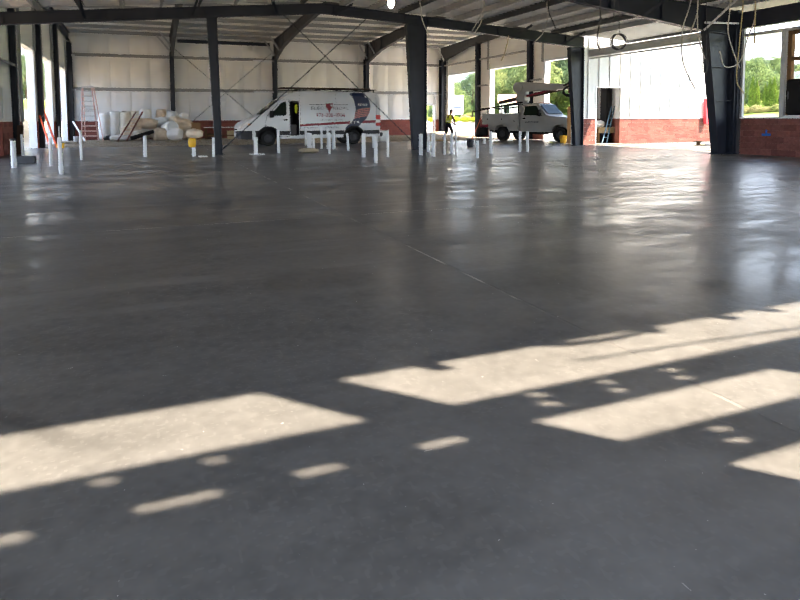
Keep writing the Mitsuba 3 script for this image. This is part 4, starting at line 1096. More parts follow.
part(tk, 'frame_rail', TL(cat(bx(-1.2, 4.0, -.45, -.35, .42, .60), bx(-1.2, 4.0, .35, .45, .42, .60))), BLACKPLASTIC)
sb = ext([(-1.30, .62), (-1.30, 1.52), (1.10, 1.52), (1.10, .56), (.72, .56), (-.8, .60)], 'X', -1.02, 1.02) - ext([(-1.4, 0.9), (-1.4, 2), (1.0, 2), (1.0, 0.9)], 'X', -.58, .58)
for y0, y1 in ((-1.3, -.55), (.55, 1.3)):
    sb = sb - man(cone((0, y0, .42), (0, y1, .42), .50, n=36))
sbk = part(tk, 'service_body', TL(tm(sb)), TRUCKWHITE, 25)
for x0, x1, z0, z1 in ((-1.24, -.62, .98, 1.46), (-.56, .52, .98, 1.46), (.58, 1.04, .66, 1.46), (-1.24, -.62, .68, .94)):
    pdr = part(sbk, 'compartment_door', TL(bx(x0, x1, -1.035, -1.015, z0, z1)), TRUCKWHITE)
part(sbk, 'latch', TL(cat([bx(x - .03, x + .03, -1.05, -1.03, z - .03, z + .03) for x, z in ((-.93, 1.2), (0, 1.2), (.81, 1.1))])), BLACKPLASTIC)
part(tk, 'wheel_lip', TL(plate(sg.Point(0, .42).buffer(.53).difference(sg.Point(0, .42).buffer(.49)).intersection(shapely.box(-1, .5, 1, 2)), 'X', -1.05, -.98)), TRUCKWHITE)
for x in (0.0, WB_):
    for s in (-1, 1):
        wk = thing(tk + '__wheel', '', None)
        labels.pop(wk)
        tyre = trimesh.creation.revolve([(0.2, 0.0), (0.36, 0.0), (0.395, 0.03), (0.395, 0.22), (0.36, 0.25), (0.2, 0.25), (0.2, 0.0)], sections=36)
        rim = trimesh.creation.revolve([(0.0, 0.05), (0.08, 0.03), (0.10, 0.08), (0.17, 0.09), (0.2, 0.01), (0.22, 0.01), (0.22, 0.24), (0.0, 0.24)], sections=30)
        for mm, key, mt_ in ((tyre, None, RUBBER), (rim, 'rim', RIM)):
            mm = mm.copy()
            mm.apply_transform(trimesh.transformations.rotation_matrix(-math.pi / 2 if s < 0 else math.pi / 2, [1, 0, 0]))
            mm.apply_translation((x, -.97 if s < 0 else .97, .395))
            if key:
                part(wk, key, TL(mm), mt_, 35)
            else:
                scene[wk] = mikit.ply(TL(mm), mt_, 35)
part(tk, 'pedestal', TL(cat(cone((.72, 0, 1.2), (.72, 0, 2.1), .30, .24, 20), cone((.72, 0, 2.1), (.72, 0, 2.22), .34, .34, 20), rounded(.45, 1.0, -.3, .3, 2.2, 2.5, 0.03))), TRUCKWHITE, 35)
part(tk, 'lower_boom', TL(tm(m3.Manifold.batch_hull([m3.Manifold.cube((.02, .34, h_), True).translate((x, -.05, z)) for x, z, h_ in ((.45, 2.98, .52), (1.0, 3.02, .40), (3.7, 2.86, .26))]))), TRUCKWHITE, 25)
part(tk, 'boom_knuckle', TL(cat(cone((.55, -.30, 2.95), (.55, .2, 2.95), .29, .29, 20), rounded(.4, 1.0, -.2, .2, 2.42, 2.80, 0.04))), TRUCKWHITE, 35)
part(tk, 'lift_cylinder', TL(cat(cone((.9, -.05, 2.45), (2.2, -.05, 2.70), .06, .06, 12), cone((2.2, -.05, 2.70), (2.9, -.05, 2.82), .035, .035, 10))), REDVINYL, 35, label='red lift cylinder under the boom')
part(tk, 'upper_boom', TL(tm(m3.Manifold.batch_hull([m3.Manifold.cube((.02, .16, h_), True).translate((x, .30, z)) for x, z, h_ in ((3.7, 2.95, .24), (-1.0, 2.15, .14))]))), DARKWOOD, 25, label='dark upper boom folded back over the bed')
hose = [spline([(3.3, -.2, 2.95), (3.75, -.3, 3.05), (4.05, -.3, 2.75), (3.85, -.28, 2.45), (3.4, -.25, 2.5), (3.35, -.25, 2.75), (3.7, -.2, 2.95)]), spline([(3.2, -.15, 2.6), (3.6, -.25, 2.38), (4.1, -.2, 2.6), (4.0, -.2, 3.0), (3.5, -.15, 3.1)])]
part(tk, 'hydraulic_hose', TL(cat([tube(h_, .05, 7) for h_ in hose])), BLACKPLASTIC, True)
part(tk, 'elbow_joint', TL(cat(cone((3.75, -.22, 2.86), (3.75, .4, 2.86), .24, .24, 18), rounded(3.5, 4.1, -.12, .12, 2.55, 2.67, 0.03))), REDVINYL, 35, label='dark red boom elbow')
part(tk, 'ladder_rack', TL(cat(cone((-1.5, -.9, 1.78), (1.0, -.9, 2.0), .03, n=8), cone((-1.5, .9, 1.78), (1.0, .9, 2.0), .03, n=8), [cone((x, y, 1.5), (x, y, 1.79 + (x + 1.5) * 0.088), .025, n=8) for x in (-1.0, .2, 1.0) for y in (-.9, .9)], cone((-1.0, -.9, 1.82), (-1.0, .9, 1.82), .025, n=8), cone((1.0, -.9, 2.0), (1.0, .9, 2.0), .025, n=8))), BLACKPLASTIC, 40)
part(tk, 'boom_rest', TL(cat(cone((-.9, .3, 1.4), (-.9, .3, 2.1), .03, n=8), cone((-1.1, .3, 1.0), (-.9, .3, 1.7), .025, n=8))), GALV, 40)
one('hydraulic_pole', TL(tube([(-2.3, -.6, 1.62), (-1.0, -.55, 1.84), (1.0, -.5, 2.12)], [.03, .035, .04], 8)), BLACKPLASTIC, 'long dark pole lying on the truck rack past the tailgate', 'pole', smooth=True)
one('plywood_sheet', place(bx(-.24, .24, -.02, .02, 0, 1.78), -0.66, (19.42, 25.2, 0.0)), CARTON, 'brown sheet standing in front of the truck grille beside the column', 'board')
one('yellow_bucket', place(trimesh.creation.revolve([(0.0, 0.0), (0.15, 0.0), (0.175, 0.38), (0.165, 0.38), (0.145, 0.03), (0.0, 0.03)], sections=20), 0, (18.75, 25.0, 0.0)), YELLOW, 'yellow bucket on the floor before the truck, beside the column', 'bucket', smooth=35)

# ------------------------------------------------------------------ the worker
def capsule_chain(chain, n=12):
    out = []
    for (p, r), (q, s) in zip(chain[:-1], chain[1:]):
        out.append(m3.Manifold.batch_hull([m3.Manifold.sphere(r, n).translate(tuple(p)), m3.Manifold.sphere(s, n).translate(tuple(q))]))
    return out


def blend(bones, edge=0.022, it=8):
    m = tm(m3.Manifold.batch_boolean(bones, m3.OpType.Add).refine_to_length(edge))
    m = trimesh.Trimesh(m.vertices, m.faces)
    trimesh.smoothing.filter_taubin(m, iterations=it)
    return m


PLOC = (16.28, 32.6, -0.02)
PR = 0.25


def PL(m):
    return place(m, PR, PLOC)


hipL, hipR = (0.0, 0.09, 0.93), (0.0, -0.09, 0.93)
legF = [((0.0, -.09, .93), .095), ((.22, -.10, .52), .066), ((.25, -.10, .10), .045)]
legB = [((0.0, .09, .93), .095), ((-.02, .10, .52), .066), ((-.24, .11, .12), .045)]
sh, el, ha = [(.14, 0, 1.43)], None, None
armR = [((.14, -.19, 1.40), .058), ((.27, -.24, 1.14), .046), ((.43, -.14, .94), .034)]
armL = [((.14, .19, 1.40), .058), ((.30, .22, 1.15), .046), ((.46, .06, .96), .034)]
skin = []
skin += capsule_chain([((.17, 0, 1.46), .055), ((.21, 0, 1.56), .052)])
skin += [m3.Manifold.sphere(.098, 20).scale((1, .82, 1.18)).translate((.245, 0, 1.645)), m3.Manifold.sphere(.055, 12).translate((.285, 0, 1.575)), m3.Manifold.batch_hull([m3.Manifold.sphere(.014, 8).translate((.335, 0, 1.66)), m3.Manifold.sphere(.02, 8).translate((.352, 0, 1.625))])]
skin += [m3.Manifold.sphere(.028, 8).scale((.6, .4, 1)).translate((.235, s * .083, 1.64)) for s in (-1, 1)]
for arm, s in ((armR, -1), (armL, 1)):
    skin += capsule_chain(arm)
skin += capsule_chain([((0.0, 0, .95), .12), ((.06, 0, 1.12), .115), ((.12, 0, 1.34), .13)])
skin += capsule_chain([((.14, -.19, 1.40), .06), ((.13, 0, 1.41), .09), ((.14, .19, 1.40), .06)])
skin += capsule_chain(legF) + capsule_chain(legB)
skin += capsule_chain([((.25, -.10, .10), .045), ((.28, -.10, .05), .04), ((.42, -.11, .04), .035)]) + capsule_chain([((-.24, .11, .12), .045), ((-.22, .11, .06), .04), ((-.08, .11, .04), .035)])
person = thing('person', 'worker in a yellow vest, dark cap and dark trousers leaning forward by the opening', 'person')
part(person, 'body', PL(blend(skin, 0.025, 5)), SKIN, True)
for arm, s in ((armR, -1), (armL, 1)):
    h = np.array(arm[-1][0])
    b = capsule_chain([(h, .034), (h + [.05, .0, -.03], .036), (h + [.09, 0, -.05], .034)])
    for i in range(4):
        q = h + [.10, (i - 1.5) * .022, -.055]
        ln = [.06, .07, .066, .05][i]
        b += capsule_chain([(q - [.02, 0, -.01], .012), (q + [ln * .6, 0, -ln * .45], .0105), (q + [ln * .55, 0, -ln * 1.05], .009)], 8)
    b += capsule_chain([(h + [.03, -s * .028, -.02], .014), (h + [.075, -s * .05, -.045], .012), (h + [.10, -s * .045, -.075], .010)], 8)
    part(person, 'glove', PL(blend(b, 0.012, 3)), BLACKPLASTIC, True)
    part(person, 'sleeve', PL(blend(capsule_chain([(arm[0][0], .068), (arm[1][0], .055), (tuple(0.25 * np.array(arm[1][0]) + 0.75 * np.array(arm[2][0])), .043)]), .03, 3)), SLEEVE, True)
tr = capsule_chain([((0.0, -.05, .96), .135), ((0.0, .05, .96), .135)])
tr += capsule_chain([((0.0, -.09, .93), .11), ((.22, -.10, .52), .082), ((.25, -.10, .10), .064)]) + capsule_chain([((0.0, .09, .93), .11), ((-.02, .10, .52), .082), ((-.24, .11, .13), .064)])
part(person, 'trousers', PL(blend(tr, .03, 5)), DARKCLOTH, True)
ve = capsule_chain([((.01, -.06, 1.0), .125), ((.08, -.08, 1.18), .125), ((.135, -.10, 1.36), .12)]) + capsule_chain([((.01, .06, 1.0), .125), ((.08, .08, 1.18), .125), ((.135, .10, 1.36), .12)]) + capsule_chain([((.08, -.06, 1.2), .13), ((.08, .06, 1.2), .13)])
part(person, 'safety_vest', PL(blend(ve, .03, 4)), HIVIS, True, label='yellow high-visibility vest')
part(person, 'vest_stripe', PL(cat(trimesh.creation.revolve([(0.20, -.02), (0.205, -.02), (0.205, .02), (0.20, .02), (0.20, -.02)], sections=24).apply_transform(np.diag([.72, 1.05, 1, 1])).apply_translation((.045, 0, 1.10)))), ALU)
for ch in ([((.25, -.10, .12), .062), ((.28, -.10, .06), .055), ((.44, -.11, .045), .045)], [((-.24, .11, .14), .062), ((-.22, .11, .065), .055), ((-.06, .11, .045), .045)]):
    part(person, 'boot', PL(blend(capsule_chain(ch), .02, 3)), BLACKPLASTIC, True)
hat = m3.Manifold.sphere(.112, 22).scale((1.05, .9, .95)).translate((.235, 0, 1.69)).trim_by_plane((0.15, 0, 1), 1.70) + m3.Manifold.cylinder(.012, .085, .08, 20).scale((1.0, .95, 1)).translate((.315, 0, 1.675))
part(person, 'cap', PL(tm(hat)), DARKCLOTH, 40)
part(person, 'hair', PL(tm(m3.Manifold.sphere(.104, 18).scale((.95, .88, 1.0)).translate((.215, 0, 1.655)).trim_by_plane((-1, 0, 0.4), 0.46))), DARKCLOTH, True)
part(person, 'eye', PL(cat([place(trimesh.creation.icosphere(2, .011), 0, (.333, s * .034, 1.655)) for s in (-1, 1)])), BLACKPLASTIC, True)

# bucket and shovel, trowel machine
bk = one('mortar_bucket', place(trimesh.creation.revolve([(0.0, 0.0), (0.13, 0.0), (0.16, 0.33), (0.15, 0.33), (0.125, 0.02), (0.0, 0.02)], sections=20), 0, (12.80, 23.5, 0.0)), DARKPLASTIC, 'dark grey mortar bucket on the slab right of the worker', 'bucket', smooth=35)
part(bk, 'bail', place(tube([(-.16, 0, .3), (-.14, .1, .36), (0, .16, .38), (.14, .1, .36), (.16, 0, .3)], .006, 6), 0, (12.80, 23.5, 0)), GALVDIM, True)
sv = thing('shovel', 'long-handled shovel leaning out of the dark mortar bucket', 'shovel')
part(sv, 'handle', tube([(12.84, 23.52, .22), (13.4, 23.6, 1.3)], .017, 8), ORANGE, True, label='orange-brown handle')
part(sv, 'blade', place(bx(-.09, .09, -.008, .008, -.13, .13), 0.2, (12.80, 23.5, .16)), STEELGREY)
tw = thing('trowel_machine', 'black engine-driven trowel machine standing by the slab edge behind the truck tail', 'machine')
TWL = lambda m: place(m, 0.3, (17.3, 30.2, 0.0))
part(tw, 'guard_ring', TWL(cat([tube(np.stack([.45 * np.cos(q_), .45 * np.sin(q_), 0 * q_ + z], 1), .014, 6) for q_ in [np.linspace(0, 2 * np.pi, 33)] for z in (.08, .2, .3)] + [cone((.45 * math.cos(a), .45 * math.sin(a), .06), (.45 * math.cos(a), .45 * math.sin(a), .31), .012, n=6) for a in np.arange(6) * math.pi / 3])), BLACKPLASTIC, True)
part(tw, 'blade', TWL(cat([place(bx(.06, .42, -.07, .07, .02, .035), a) for a in np.arange(4) * math.pi / 2])), STEELGREY)
part(tw, 'engine', TWL(cat(rounded(-.2, .2, -.2, .2, .32, .72, .05), cone((0, 0, .72), (0, 0, .84), .13, .13, 18))), BLACKPLASTIC, 40)
part(tw, 'fuel_tank', TWL(rounded(-.18, .2, -.18, .18, .74, .90, .05)), REDVINYL, 40)
part(tw, 'handle_bar', TWL(cat(tube([(-.2, 0, .5), (-.7, 0, .8), (-1.0, 0, 1.0)], .02, 8), tube([(-1.0, -.25, 1.0), (-1.0, .25, 1.0)], .018, 8))), BLACKPLASTIC, True)
pk = one('lumber_plank', place(bx(-1.0, 1.0, -.12, .12, 0, .05), 0.1, (15.6, 31.9, -0.03)), PLY, 'pale plank lying at the slab edge by the trowel machine', 'plank')

# ------------------------------------------------------------------ insulation pile, ladders and bits by the back wall
def roll(c, r, L, axis, seed, mat, nm, flat=0.0, bulge=0.11):
    """A rolled or bagged bat of insulation: a soft cylinder with a spiral end and dents."""
    n, k = 28, 14
    th = np.arange(n) * 2 * np.pi / n
    zz = np.linspace(-.5, .5, k)
    prof = 1 - 0.22 * (np.abs(zz) * 2) ** 8
    pts = [np.stack([np.cos(th) * q * r, np.sin(th) * q * r * (1 - flat), 0 * th + z * L], 1) for z, q in zip(zz, prof)]
    v = np.vstack(pts + [[(0, 0, -.47 * L)], [(0, 0, .47 * L)]])
    d = meshkit.fbm(v * np.array([3.0, 3.0, 2.2]) + seed * 5.3, 4, seed) - 0.5
    v = v * (1 + bulge * 3 * d)[:, None]
    f = []
    for i in range(k - 1):
        for j in range(n):
            q = (j + 1) % n
            f += [[i * n + j, i * n + q, (i + 1) * n + q], [i * n + j, (i + 1) * n + q, (i + 1) * n + j]]
    for j in range(n):
        q = (j + 1) % n
        f += [[k * n, q, j], [k * n + 1, (k - 1) * n + j, (k - 1) * n + q]]
    m = trimesh.Trimesh(v, f, process=False)
    a, b, d_ = frame_of(axis)
    M = np.eye(4)
    M[:3, 0], M[:3, 1], M[:3, 2] = a, b, d_
    m.apply_transform(M)
    m.apply_translation(c)
    if m.volume < 0:
        m.invert()
    k_ = one('insulation_roll', m, mat, nm, 'insulation roll', 'insulation rolls heaped by the back wall', smooth=True)
    rr = np.linspace(.15, .85, 40) * r
    t2 = np.linspace(0, 6 * np.pi, 40)
    sp = np.stack([rr * np.cos(t2), rr * np.sin(t2) * (1 - flat), 0 * rr - .47 * L], 1)
    q = tube(sp, .012, 5)
    q.apply_transform(M)
    q.apply_translation(c)
    part(k_, 'spiral_end', q, mat, True)


UPR = (0, 0.03, 1)
IR = [((-2.55, 43.2, .80), .33, 1.60, UPR, PLASTICWRAP, 'tall white roll at the far left end of the pile'), ((-1.98, 43.3, .86), .33, 1.62, UPR, PLASTICWRAP, 'second tall white roll from the left, behind the leaning ladder'),
      ((-1.35, 43.3, .85), .33, 1.60, UPR, CREAMWRAP, 'tall cream roll behind the leaning ladder'), ((-.72, 43.4, .85), .33, 1.62, UPR, CREAMWRAP, 'tall cream roll right of the leaning ladder'), ((-.14, 43.2, 1.36), .31, .85, (0.05, 0, 1), PLASTICWRAP, 'bright white upright roll at the top middle of the pile'),
      ((.80, 43.4, 1.36), .29, .82, (0.04, 0, 1), TANWRAP, 'tan upright roll on top of the pile'), ((1.42, 43.3, 1.32), .32, .75, (.2, 0, 1), PLASTICWRAP, 'white tilted roll on top of the pile, left of the wall column'),
      ((-.25, 42.5, .93), .30, 1.50, (1, 0.1, -.06), TANWRAP, 'long tan roll lying across the middle of the pile'), ((-.95, 42.2, .45), .28, 1.1, (1, .2, 0), TANWRAP, 'tan roll lying low behind the leaning ladder'),
      ((-.55, 41.8, .30), .26, .7, (.5, 1, 0.1), CREAMWRAP, 'short cream roll low in the pile beside the black tube'), ((.66, 41.7, .27), .38, .75, (1, .2, .05), TANWRAP, 'squat tan roll at the front of the pile behind the lone pipe'),
      ((1.28, 42.0, .62), .40, .95, (.35, -1, .25), PLASTICWRAP, 'white roll with its round end toward the camera'), ((1.55, 41.5, .30), .34, .80, (.9, -.5, 0), PLASTICWRAP, 'clear-wrapped white roll low at the front of the pile'),
      ((2.05, 42.5, .85), .36, 1.1, (1, .15, -.25), TANWRAP, 'tan roll sloping down at the right of the pile'), ((2.15, 42.9, 1.33), .24, .45, (.3, -1, .3), PLASTICWRAP, 'small white round roll perched at the right top of the pile'),
      ((2.35, 41.9, .33), .30, .9, (1, -.2, 0), TANWRAP, 'tan roll at the right foot of the pile'), ((.78, 42.8, 1.02), .28, .8, (1, .1, .1), PLASTICWRAP, 'clear white roll in the middle under the upright ones'), ((1.65, 42.9, 1.10), .26, .7, (1, .3, .1), CREAMWRAP, 'cream roll below the tilted white one'),
      ((-1.55, 41.6, .13), .34, 1.2, (1, .05, 0), PLASTICWRAP, 'flat white bag of insulation under the leaning ladder'), ((0.15, 43.6, .45), .42, 1.2, (1, 0, 0), CREAMWRAP, 'cream roll buried at the back of the pile')]
for i, (c, r, L, ax, mt_, nm) in enumerate(IR):
    c, r, L = (c[0], c[1], c[2] * 1.09), r * 1.10, L * 1.06
    roll(c, r, L, ax, i + 1, mt_, nm, flat=0.55 if 'flat' in nm else 0.0)
one('black_tube', cat(cone((-1.0, 40.9, .12), (.30, 41.2, .52), .12, .12, 18)), BLACKPLASTIC, 'black tube lying slanted on the front of the insulation pile', 'tube', smooth=40)
# ladder leaning on the pile
lk = thing('leaning_ladder', 'ladder with dark red rails leaning against the insulation pile', 'ladder')
A0, A1, B0, B1 = np.array([-1.72, 40.4, -.03]), np.array([-.70, 42.6, 1.72]), np.array([-1.23, 40.35, -.03]), np.array([-.30, 42.6, 1.75])
for p, q in ((A0, A1), (B0, B1)):
    d = (q - p) / np.linalg.norm(q - p)
    part(lk, 'rail', tube([p, q], .05, 4), RAILBROWN)
for t_ in np.linspace(.08, .92, 8):
    part(lk, 'rung', cone(A0 + (A1 - A0) * t_, B0 + (B1 - B0) * t_, .02, n=8), ALU, True)
# pink step ladder
lk = thing('step_ladder', 'tall pink fibreglass step ladder standing open against the back wall at left', 'ladder')
base = np.array([-3.2, 41.0, -.04])
fl_, fr_ = base + [-.42, -.6, 0], base + [.46, -.6, .10]
tl_, tr_ = base + [-.34, .25, 3.22], base + [.16, .25, 3.22]
bl_, br_ = base + [-.36, 1.1, 0], base + [.62, 1.1, 0]
for p, q in ((fl_, tl_), (fr_, tr_)):
    part(lk, 'front_rail', tube([p, q], .045, 6), PINK)
for p, q in ((bl_, tl_ + [.03, .1, 0]), (br_, tr_ + [.1, .1, 0])):
    part(lk, 'rear_rail', tube([p, q], .03, 6), PINK)
for i, t_ in enumerate(np.linspace(.1, .92, 10)):
    a_, b_ = fl_ + (tl_ - fl_) * t_, fr_ + (tr_ - fr_) * t_
    c_ = (a_ + b_) / 2
    part(lk, 'step', bx(a_[0], b_[0], c_[1] - .07, c_[1] + .07, c_[2] - (.06 if i < 3 else .03), c_[2] + .03), PINK if i < 3 else ALU)
for t_ in (.3, .6, .85):
    a_, b_ = bl_ + (tl_ - bl_) * t_, br_ + (tr_ - br_) * t_
    part(lk, 'rear_brace', tube([a_, b_], .018, 6), ALU)
part(lk, 'top_cap', bx(tl_[0] - .06, tr_[0] + .06, tl_[1] - .1, tl_[1] + .16, 3.16, 3.26), ALU)
# orange ladder
lk = thing('orange_ladder', 'orange ladder leaning on the far left wall between openings', 'ladder')
P0, P1, Q0, Q1 = np.array([-3.78, 31.2, 0.0]), np.array([-4.52, 33.2, 1.72]), np.array([-3.98, 30.8, 0.0]), np.array([-4.62, 32.75, 1.45])
for p, q in ((P0, P1), (Q0, Q1)):
    part(lk, 'rail', tube([p, q], .045, 4), ORANGE)
for t_ in np.linspace(.1, .9, 6):
    part(lk, 'rung', cone(P0 + (P1 - P0) * t_, Q0 + (Q1 - Q0) * t_, .016, n=8), ALU, True)
one('yellow_level', place(bx(-.14, .14, -.05, .05, 0, .22), 0.3, (-3.62, 31.0, 0.0)), YELLOW, 'yellow box at the foot of the orange ladder', 'box')
one('leaning_board', plate([(25.9, 0.0), (26.0, 0.0), (26.35, 1.05), (26.25, 1.05)], 'Y', -4.44, -4.24), DARKWOOD, 'dark board leaning against the nearest left wall column', 'board')
one('leaning_board', tube([(-3.55, 41.6, 0.0), (-4.3, 43.2, 1.15)], .06, 4), TRIM, 'pale board leaning in the back left corner beside the step ladder', 'board')
one('white_bucket', place(trimesh.creation.revolve([(0.0, 0.0), (0.15, 0.0), (0.19, 0.34), (0.18, 0.34), (0.14, 0.03), (0.0, 0.03)], sections=20), 0, (-3.95, 41.2, -0.05)), PVC, 'white bucket in the back left corner by the step ladder', 'bucket', smooth=35)
one('black_hose', tube(spline(np.stack([-2.35 + .35 * np.cos(np.linspace(0, 12, 30)) + .03 * np.linspace(0, 12, 30), 42.4 + .3 * np.sin(np.linspace(0, 12, 30)), .03 + .018 * np.linspace(0, 12, 30)], 1), 2), .06, 7), BLACKPLASTIC, 'heap of black hose between the step ladder and the insulation pile', 'hose', smooth=True)
one('carton', rounded(2.55, 3.15, 42.2, 42.8, -.05, 1.05, .01), CARTON, 'brown carton standing at the right end of the insulation pile', 'box')
wt = thing('work_table', 'long low work table with a white top at the back, behind the slim column', 'table')
part(wt, 'top', bx(3.4, 5.55, 42.2, 43.0, .70, .75), PLASTICWRAP)
for x, y in ((3.5, 42.3), (5.45, 42.3), (3.5, 42.9), (5.45, 42.9)):
    part(wt, 'leg', bx(x - .04, x + .04, y - .04, y + .04, -.06, .70), WOOD)
part(wt, 'stretcher', bx(3.5, 5.45, 42.28, 42.32, .15, .22), WOOD)
for i, (x0, x1, z, mt_, nm) in enumerate(((3.6, 4.0, .32, DARKWOOD, 'dark crate under the left end of the work table'), (4.1, 4.5, .42, CARTON, 'brown carton under the middle of the work table'), (4.85, 5.3, .50, PLY, 'tan carton under the right end of the work table'))):
    one('crate', cat(rounded(x0, x1, 42.36, 42.8, -.05, z, .012), bx(x0 - .01, x1 + .01, 42.35, 42.81, z - .06, z - .02)), mt_, nm, 'box')

# black case on the sill of the right wall, sill board
bc = one('black_case', rounded(XR - .04, XR + .26, 12.2, 13.20, EYEH + .09, 2.36, .09, 16), BLACKPLASTIC, 'big rounded black case standing on the sill before the lumber window', 'case', smooth=40)
part(bc, 'tag', bx(XR - .055, XR - .038, 13.07, 13.11, 1.75, 1.98), GREYVINYL, label='grey tag')
one('sill_board', bx(XR - .10, XR + .3, 11.8, 13.16, EYEH + .036, EYEH + .088), TRIM, 'pale board on the sill under the black case', 'board')
one('red_post', bx(25.9, 26.1, WF - .28, WF - .10, 0.9, 2.15), REDPAINT, 'narrow red box mounted on the sunlit wall beside the cable-hung column', 'box')
one('wire_spool', place(cat(cone((0, 0, 0), (0, 0, .03), .22, .22, 18), cone((0, 0, .03), (0, 0, .2), .1, .1, 14), cone((0, 0, .2), (0, 0, .23), .22, .22, 18)), 0, (24.3, 22.0, -.13)), DARKWOOD, 'dark spool lying on the ground outside by the sunlit wall', 'spool', smooth=40)
for i, (x, y, r, nm) in enumerate(((23.3, 20.5, .18, 'nearest dark stone on the sunlit ground outside the open bay'), (24.4, 20.6, .14, 'smaller dark stone on the sunlit ground outside the open bay'))):
    one('stone', lump((x, y, -.08), r * 1.6, r, r * .7, 20 + i), STEELGREY, nm, 'stone', smooth=True)
# things seen through the doorway of the sunlit wall
t_ = thing('work_bench', 'plywood bench seen through the doorway in the sunlit wall', 'bench')
part(t_, 'top', bx(20.15, 21.75, 24.15, 24.95, .70, .76), PLY)
part(t_, 'leg', bx(20.2, 20.3, 24.2, 24.3, 0, .7), WOOD)
part(t_, 'leg', bx(21.6, 21.7, 24.2, 24.3, 0, .7), WOOD)
part(t_, 'apron', bx(20.2, 21.7, 24.17, 24.20, .48, .70), PLY)
one('white_sack', lump((20.45, 24.5, .93), .28, .25, .19, 31), PLASTICWRAP, 'white sack on the bench seen through the doorway', 'sack', smooth=True)
bl = thing('blue_step_ladder', 'blue-grey folded step ladder leaning in the doorway of the sunlit wall', 'ladder')
for dx in (0, .28):
    part(bl, 'rail', tube([(20.05 + dx, 23.75, .02), (20.85 + dx * .6, 24.05, 1.78)], .035, 4), BLUEMETAL)
for t2 in np.linspace(.15, .85, 5):
    part(bl, 'step', cone((20.05 + .8 * t2, 23.75 + .3 * t2, .02 + 1.76 * t2), (20.33 + .688 * t2, 23.75 + .3 * t2, .02 + 1.76 * t2), .02, n=8), BLUEMETAL)
one('dark_crate', rounded(20.4, 20.95, 24.35, 24.8, 0, .42, .02), BLACKPLASTIC, 'dark crate on the floor under the bench in the doorway', 'crate')

# small brackets and a loop of cable at the strip openings of the front wall (they shade the sun patches)
for i, x in enumerate((1.35, 3.72, 5.05, 5.65, 6.02, 7.55)):
    one('wall_bracket', cat(bx(x - .05, x + .05, YF, YF + .012, 4.92, 5.12), bx(x - .035, x + .035, YF - .01, YF + .03, 4.97, 5.05)), GALVDIM, f'small steel bracket at the strip opening behind the camera, {ORD[i]} from the left wall', 'bracket')
one('wall_cable', tube(spline([(4.35, YF + .02, 5.12), (4.5, YF + .02, 4.98), (4.8, YF + .02, 4.94), (5.1, YF + .02, 5.02), (5.2, YF + .02, 5.12)]), .03, 6), CABLEDARK, 'dark cable sagging across the strip opening behind the camera', 'cable', smooth=True)
one('wall_cable', tube(spline([(4.2, YF + .03, 4.60), (5.0, YF + .03, 4.52), (6.0, YF + .03, 4.38)]), .012, 6), CABLEDARK, 'thin dark cable slanting across the strip opening behind the camera', 'cable', smooth=True)

# ------------------------------------------------------------------ outside: trees, hedge, shrubs, poles, house
def crown(seed, blobs, n, leaf_len):
    """Leaves on the skins of a cluster of ellipsoids (cx, cy, cz, rx, ry, rz)."""
    r = np.random.default_rng(seed)
    B = np.array(blobs, float)
    wgt = B[:, 3] * B[:, 5]
    which = r.choice(len(B), n, p=wgt / wgt.sum())
    d = r.normal(size=(n, 3))
    d /= np.linalg.norm(d, axis=1, keepdims=True)
    rad = 0.72 + 0.34 * r.random(n)
    c = B[which, :3] + d * B[which, 3:] * rad[:, None]
    nrm = d + 0.7 * r.normal(size=(n, 3))
    nrm /= np.linalg.norm(nrm, axis=1, keepdims=True)
    a = np.cross(nrm, r.normal(size=(n, 3)))
    a /= np.linalg.norm(a, axis=1, keepdims=True)
    b = np.cross(nrm, a)
    L = leaf_len * (0.6 + 0.8 * r.random(n))[:, None]
    v = np.stack([c - a * L, c + b * L * .45, c + a * L, c - b * L * .45], 1).reshape(-1, 3)
    q = np.arange(n)[:, None] * 4
    return trimesh.Trimesh(v, np.vstack([q + [0, 1, 2], q + [0, 2, 3]]), process=False)


def make_tree(seed):
    r = np.random.default_rng(seed)
    blobs = [(0, 0, .55, .30, .30, .34)]
    for k in range(20):
        a, z = r.random() * 2 * np.pi, .14 + .76 * r.random()
        q = .33 * math.sin(math.pi * min(1, (z + .05) / 1.02)) * (.6 + .6 * r.random())
        s = .09 + .08 * r.random()
        blobs.append((q * math.cos(a), q * math.sin(a), z, s, s, s * .8))
    cr = crown(seed, blobs, 9000, .017)
    tp = spline([(0, 0, -.03), (.01, .01, .3), (.0, .02, .62)])
    limbs = [tube(tp, np.linspace(.024, .009, len(tp)), 7)]
    for b in blobs[1:8]:
        limbs.append(tube([(0, 0, .22 + .2 * r.random()), (b[0] * .5, b[1] * .5, b[2] * .8), (b[0], b[1], b[2])], [.010, .006, .003], 5))
    return mikit.ply(cr, None), mikit.ply(cat(limbs), BARK, True)


TREES = [make_tree(s) for s in (11, 12, 13, 14)]


def tree(x, y, h, w, kind, lf, label, group, name='tree'):
    k = thing(name, label, 'tree', group)
    z = float(terrain(np.array([x]), np.array([y]))[0]) - 0.1
    tw_ = T().translate([x, y, z]).rotate([0, 0, 1], float((x * 37 + y * 17) % 360)).scale([w, w, h])
    cr, tr_ = TREES[kind % 4]
    kc = numbered(k + '__crown')
    scene[kc] = {**cr, 'bsdf': {'type': 'ref', 'id': LEAVES[lf % 3]}, 'to_world': tw_}
    kt = numbered(k + '__trunk')
    scene[kt] = {**tr_, 'to_world': tw_}


def zt(x, y):
    return float(terrain(np.array([x]), np.array([y]))[0])


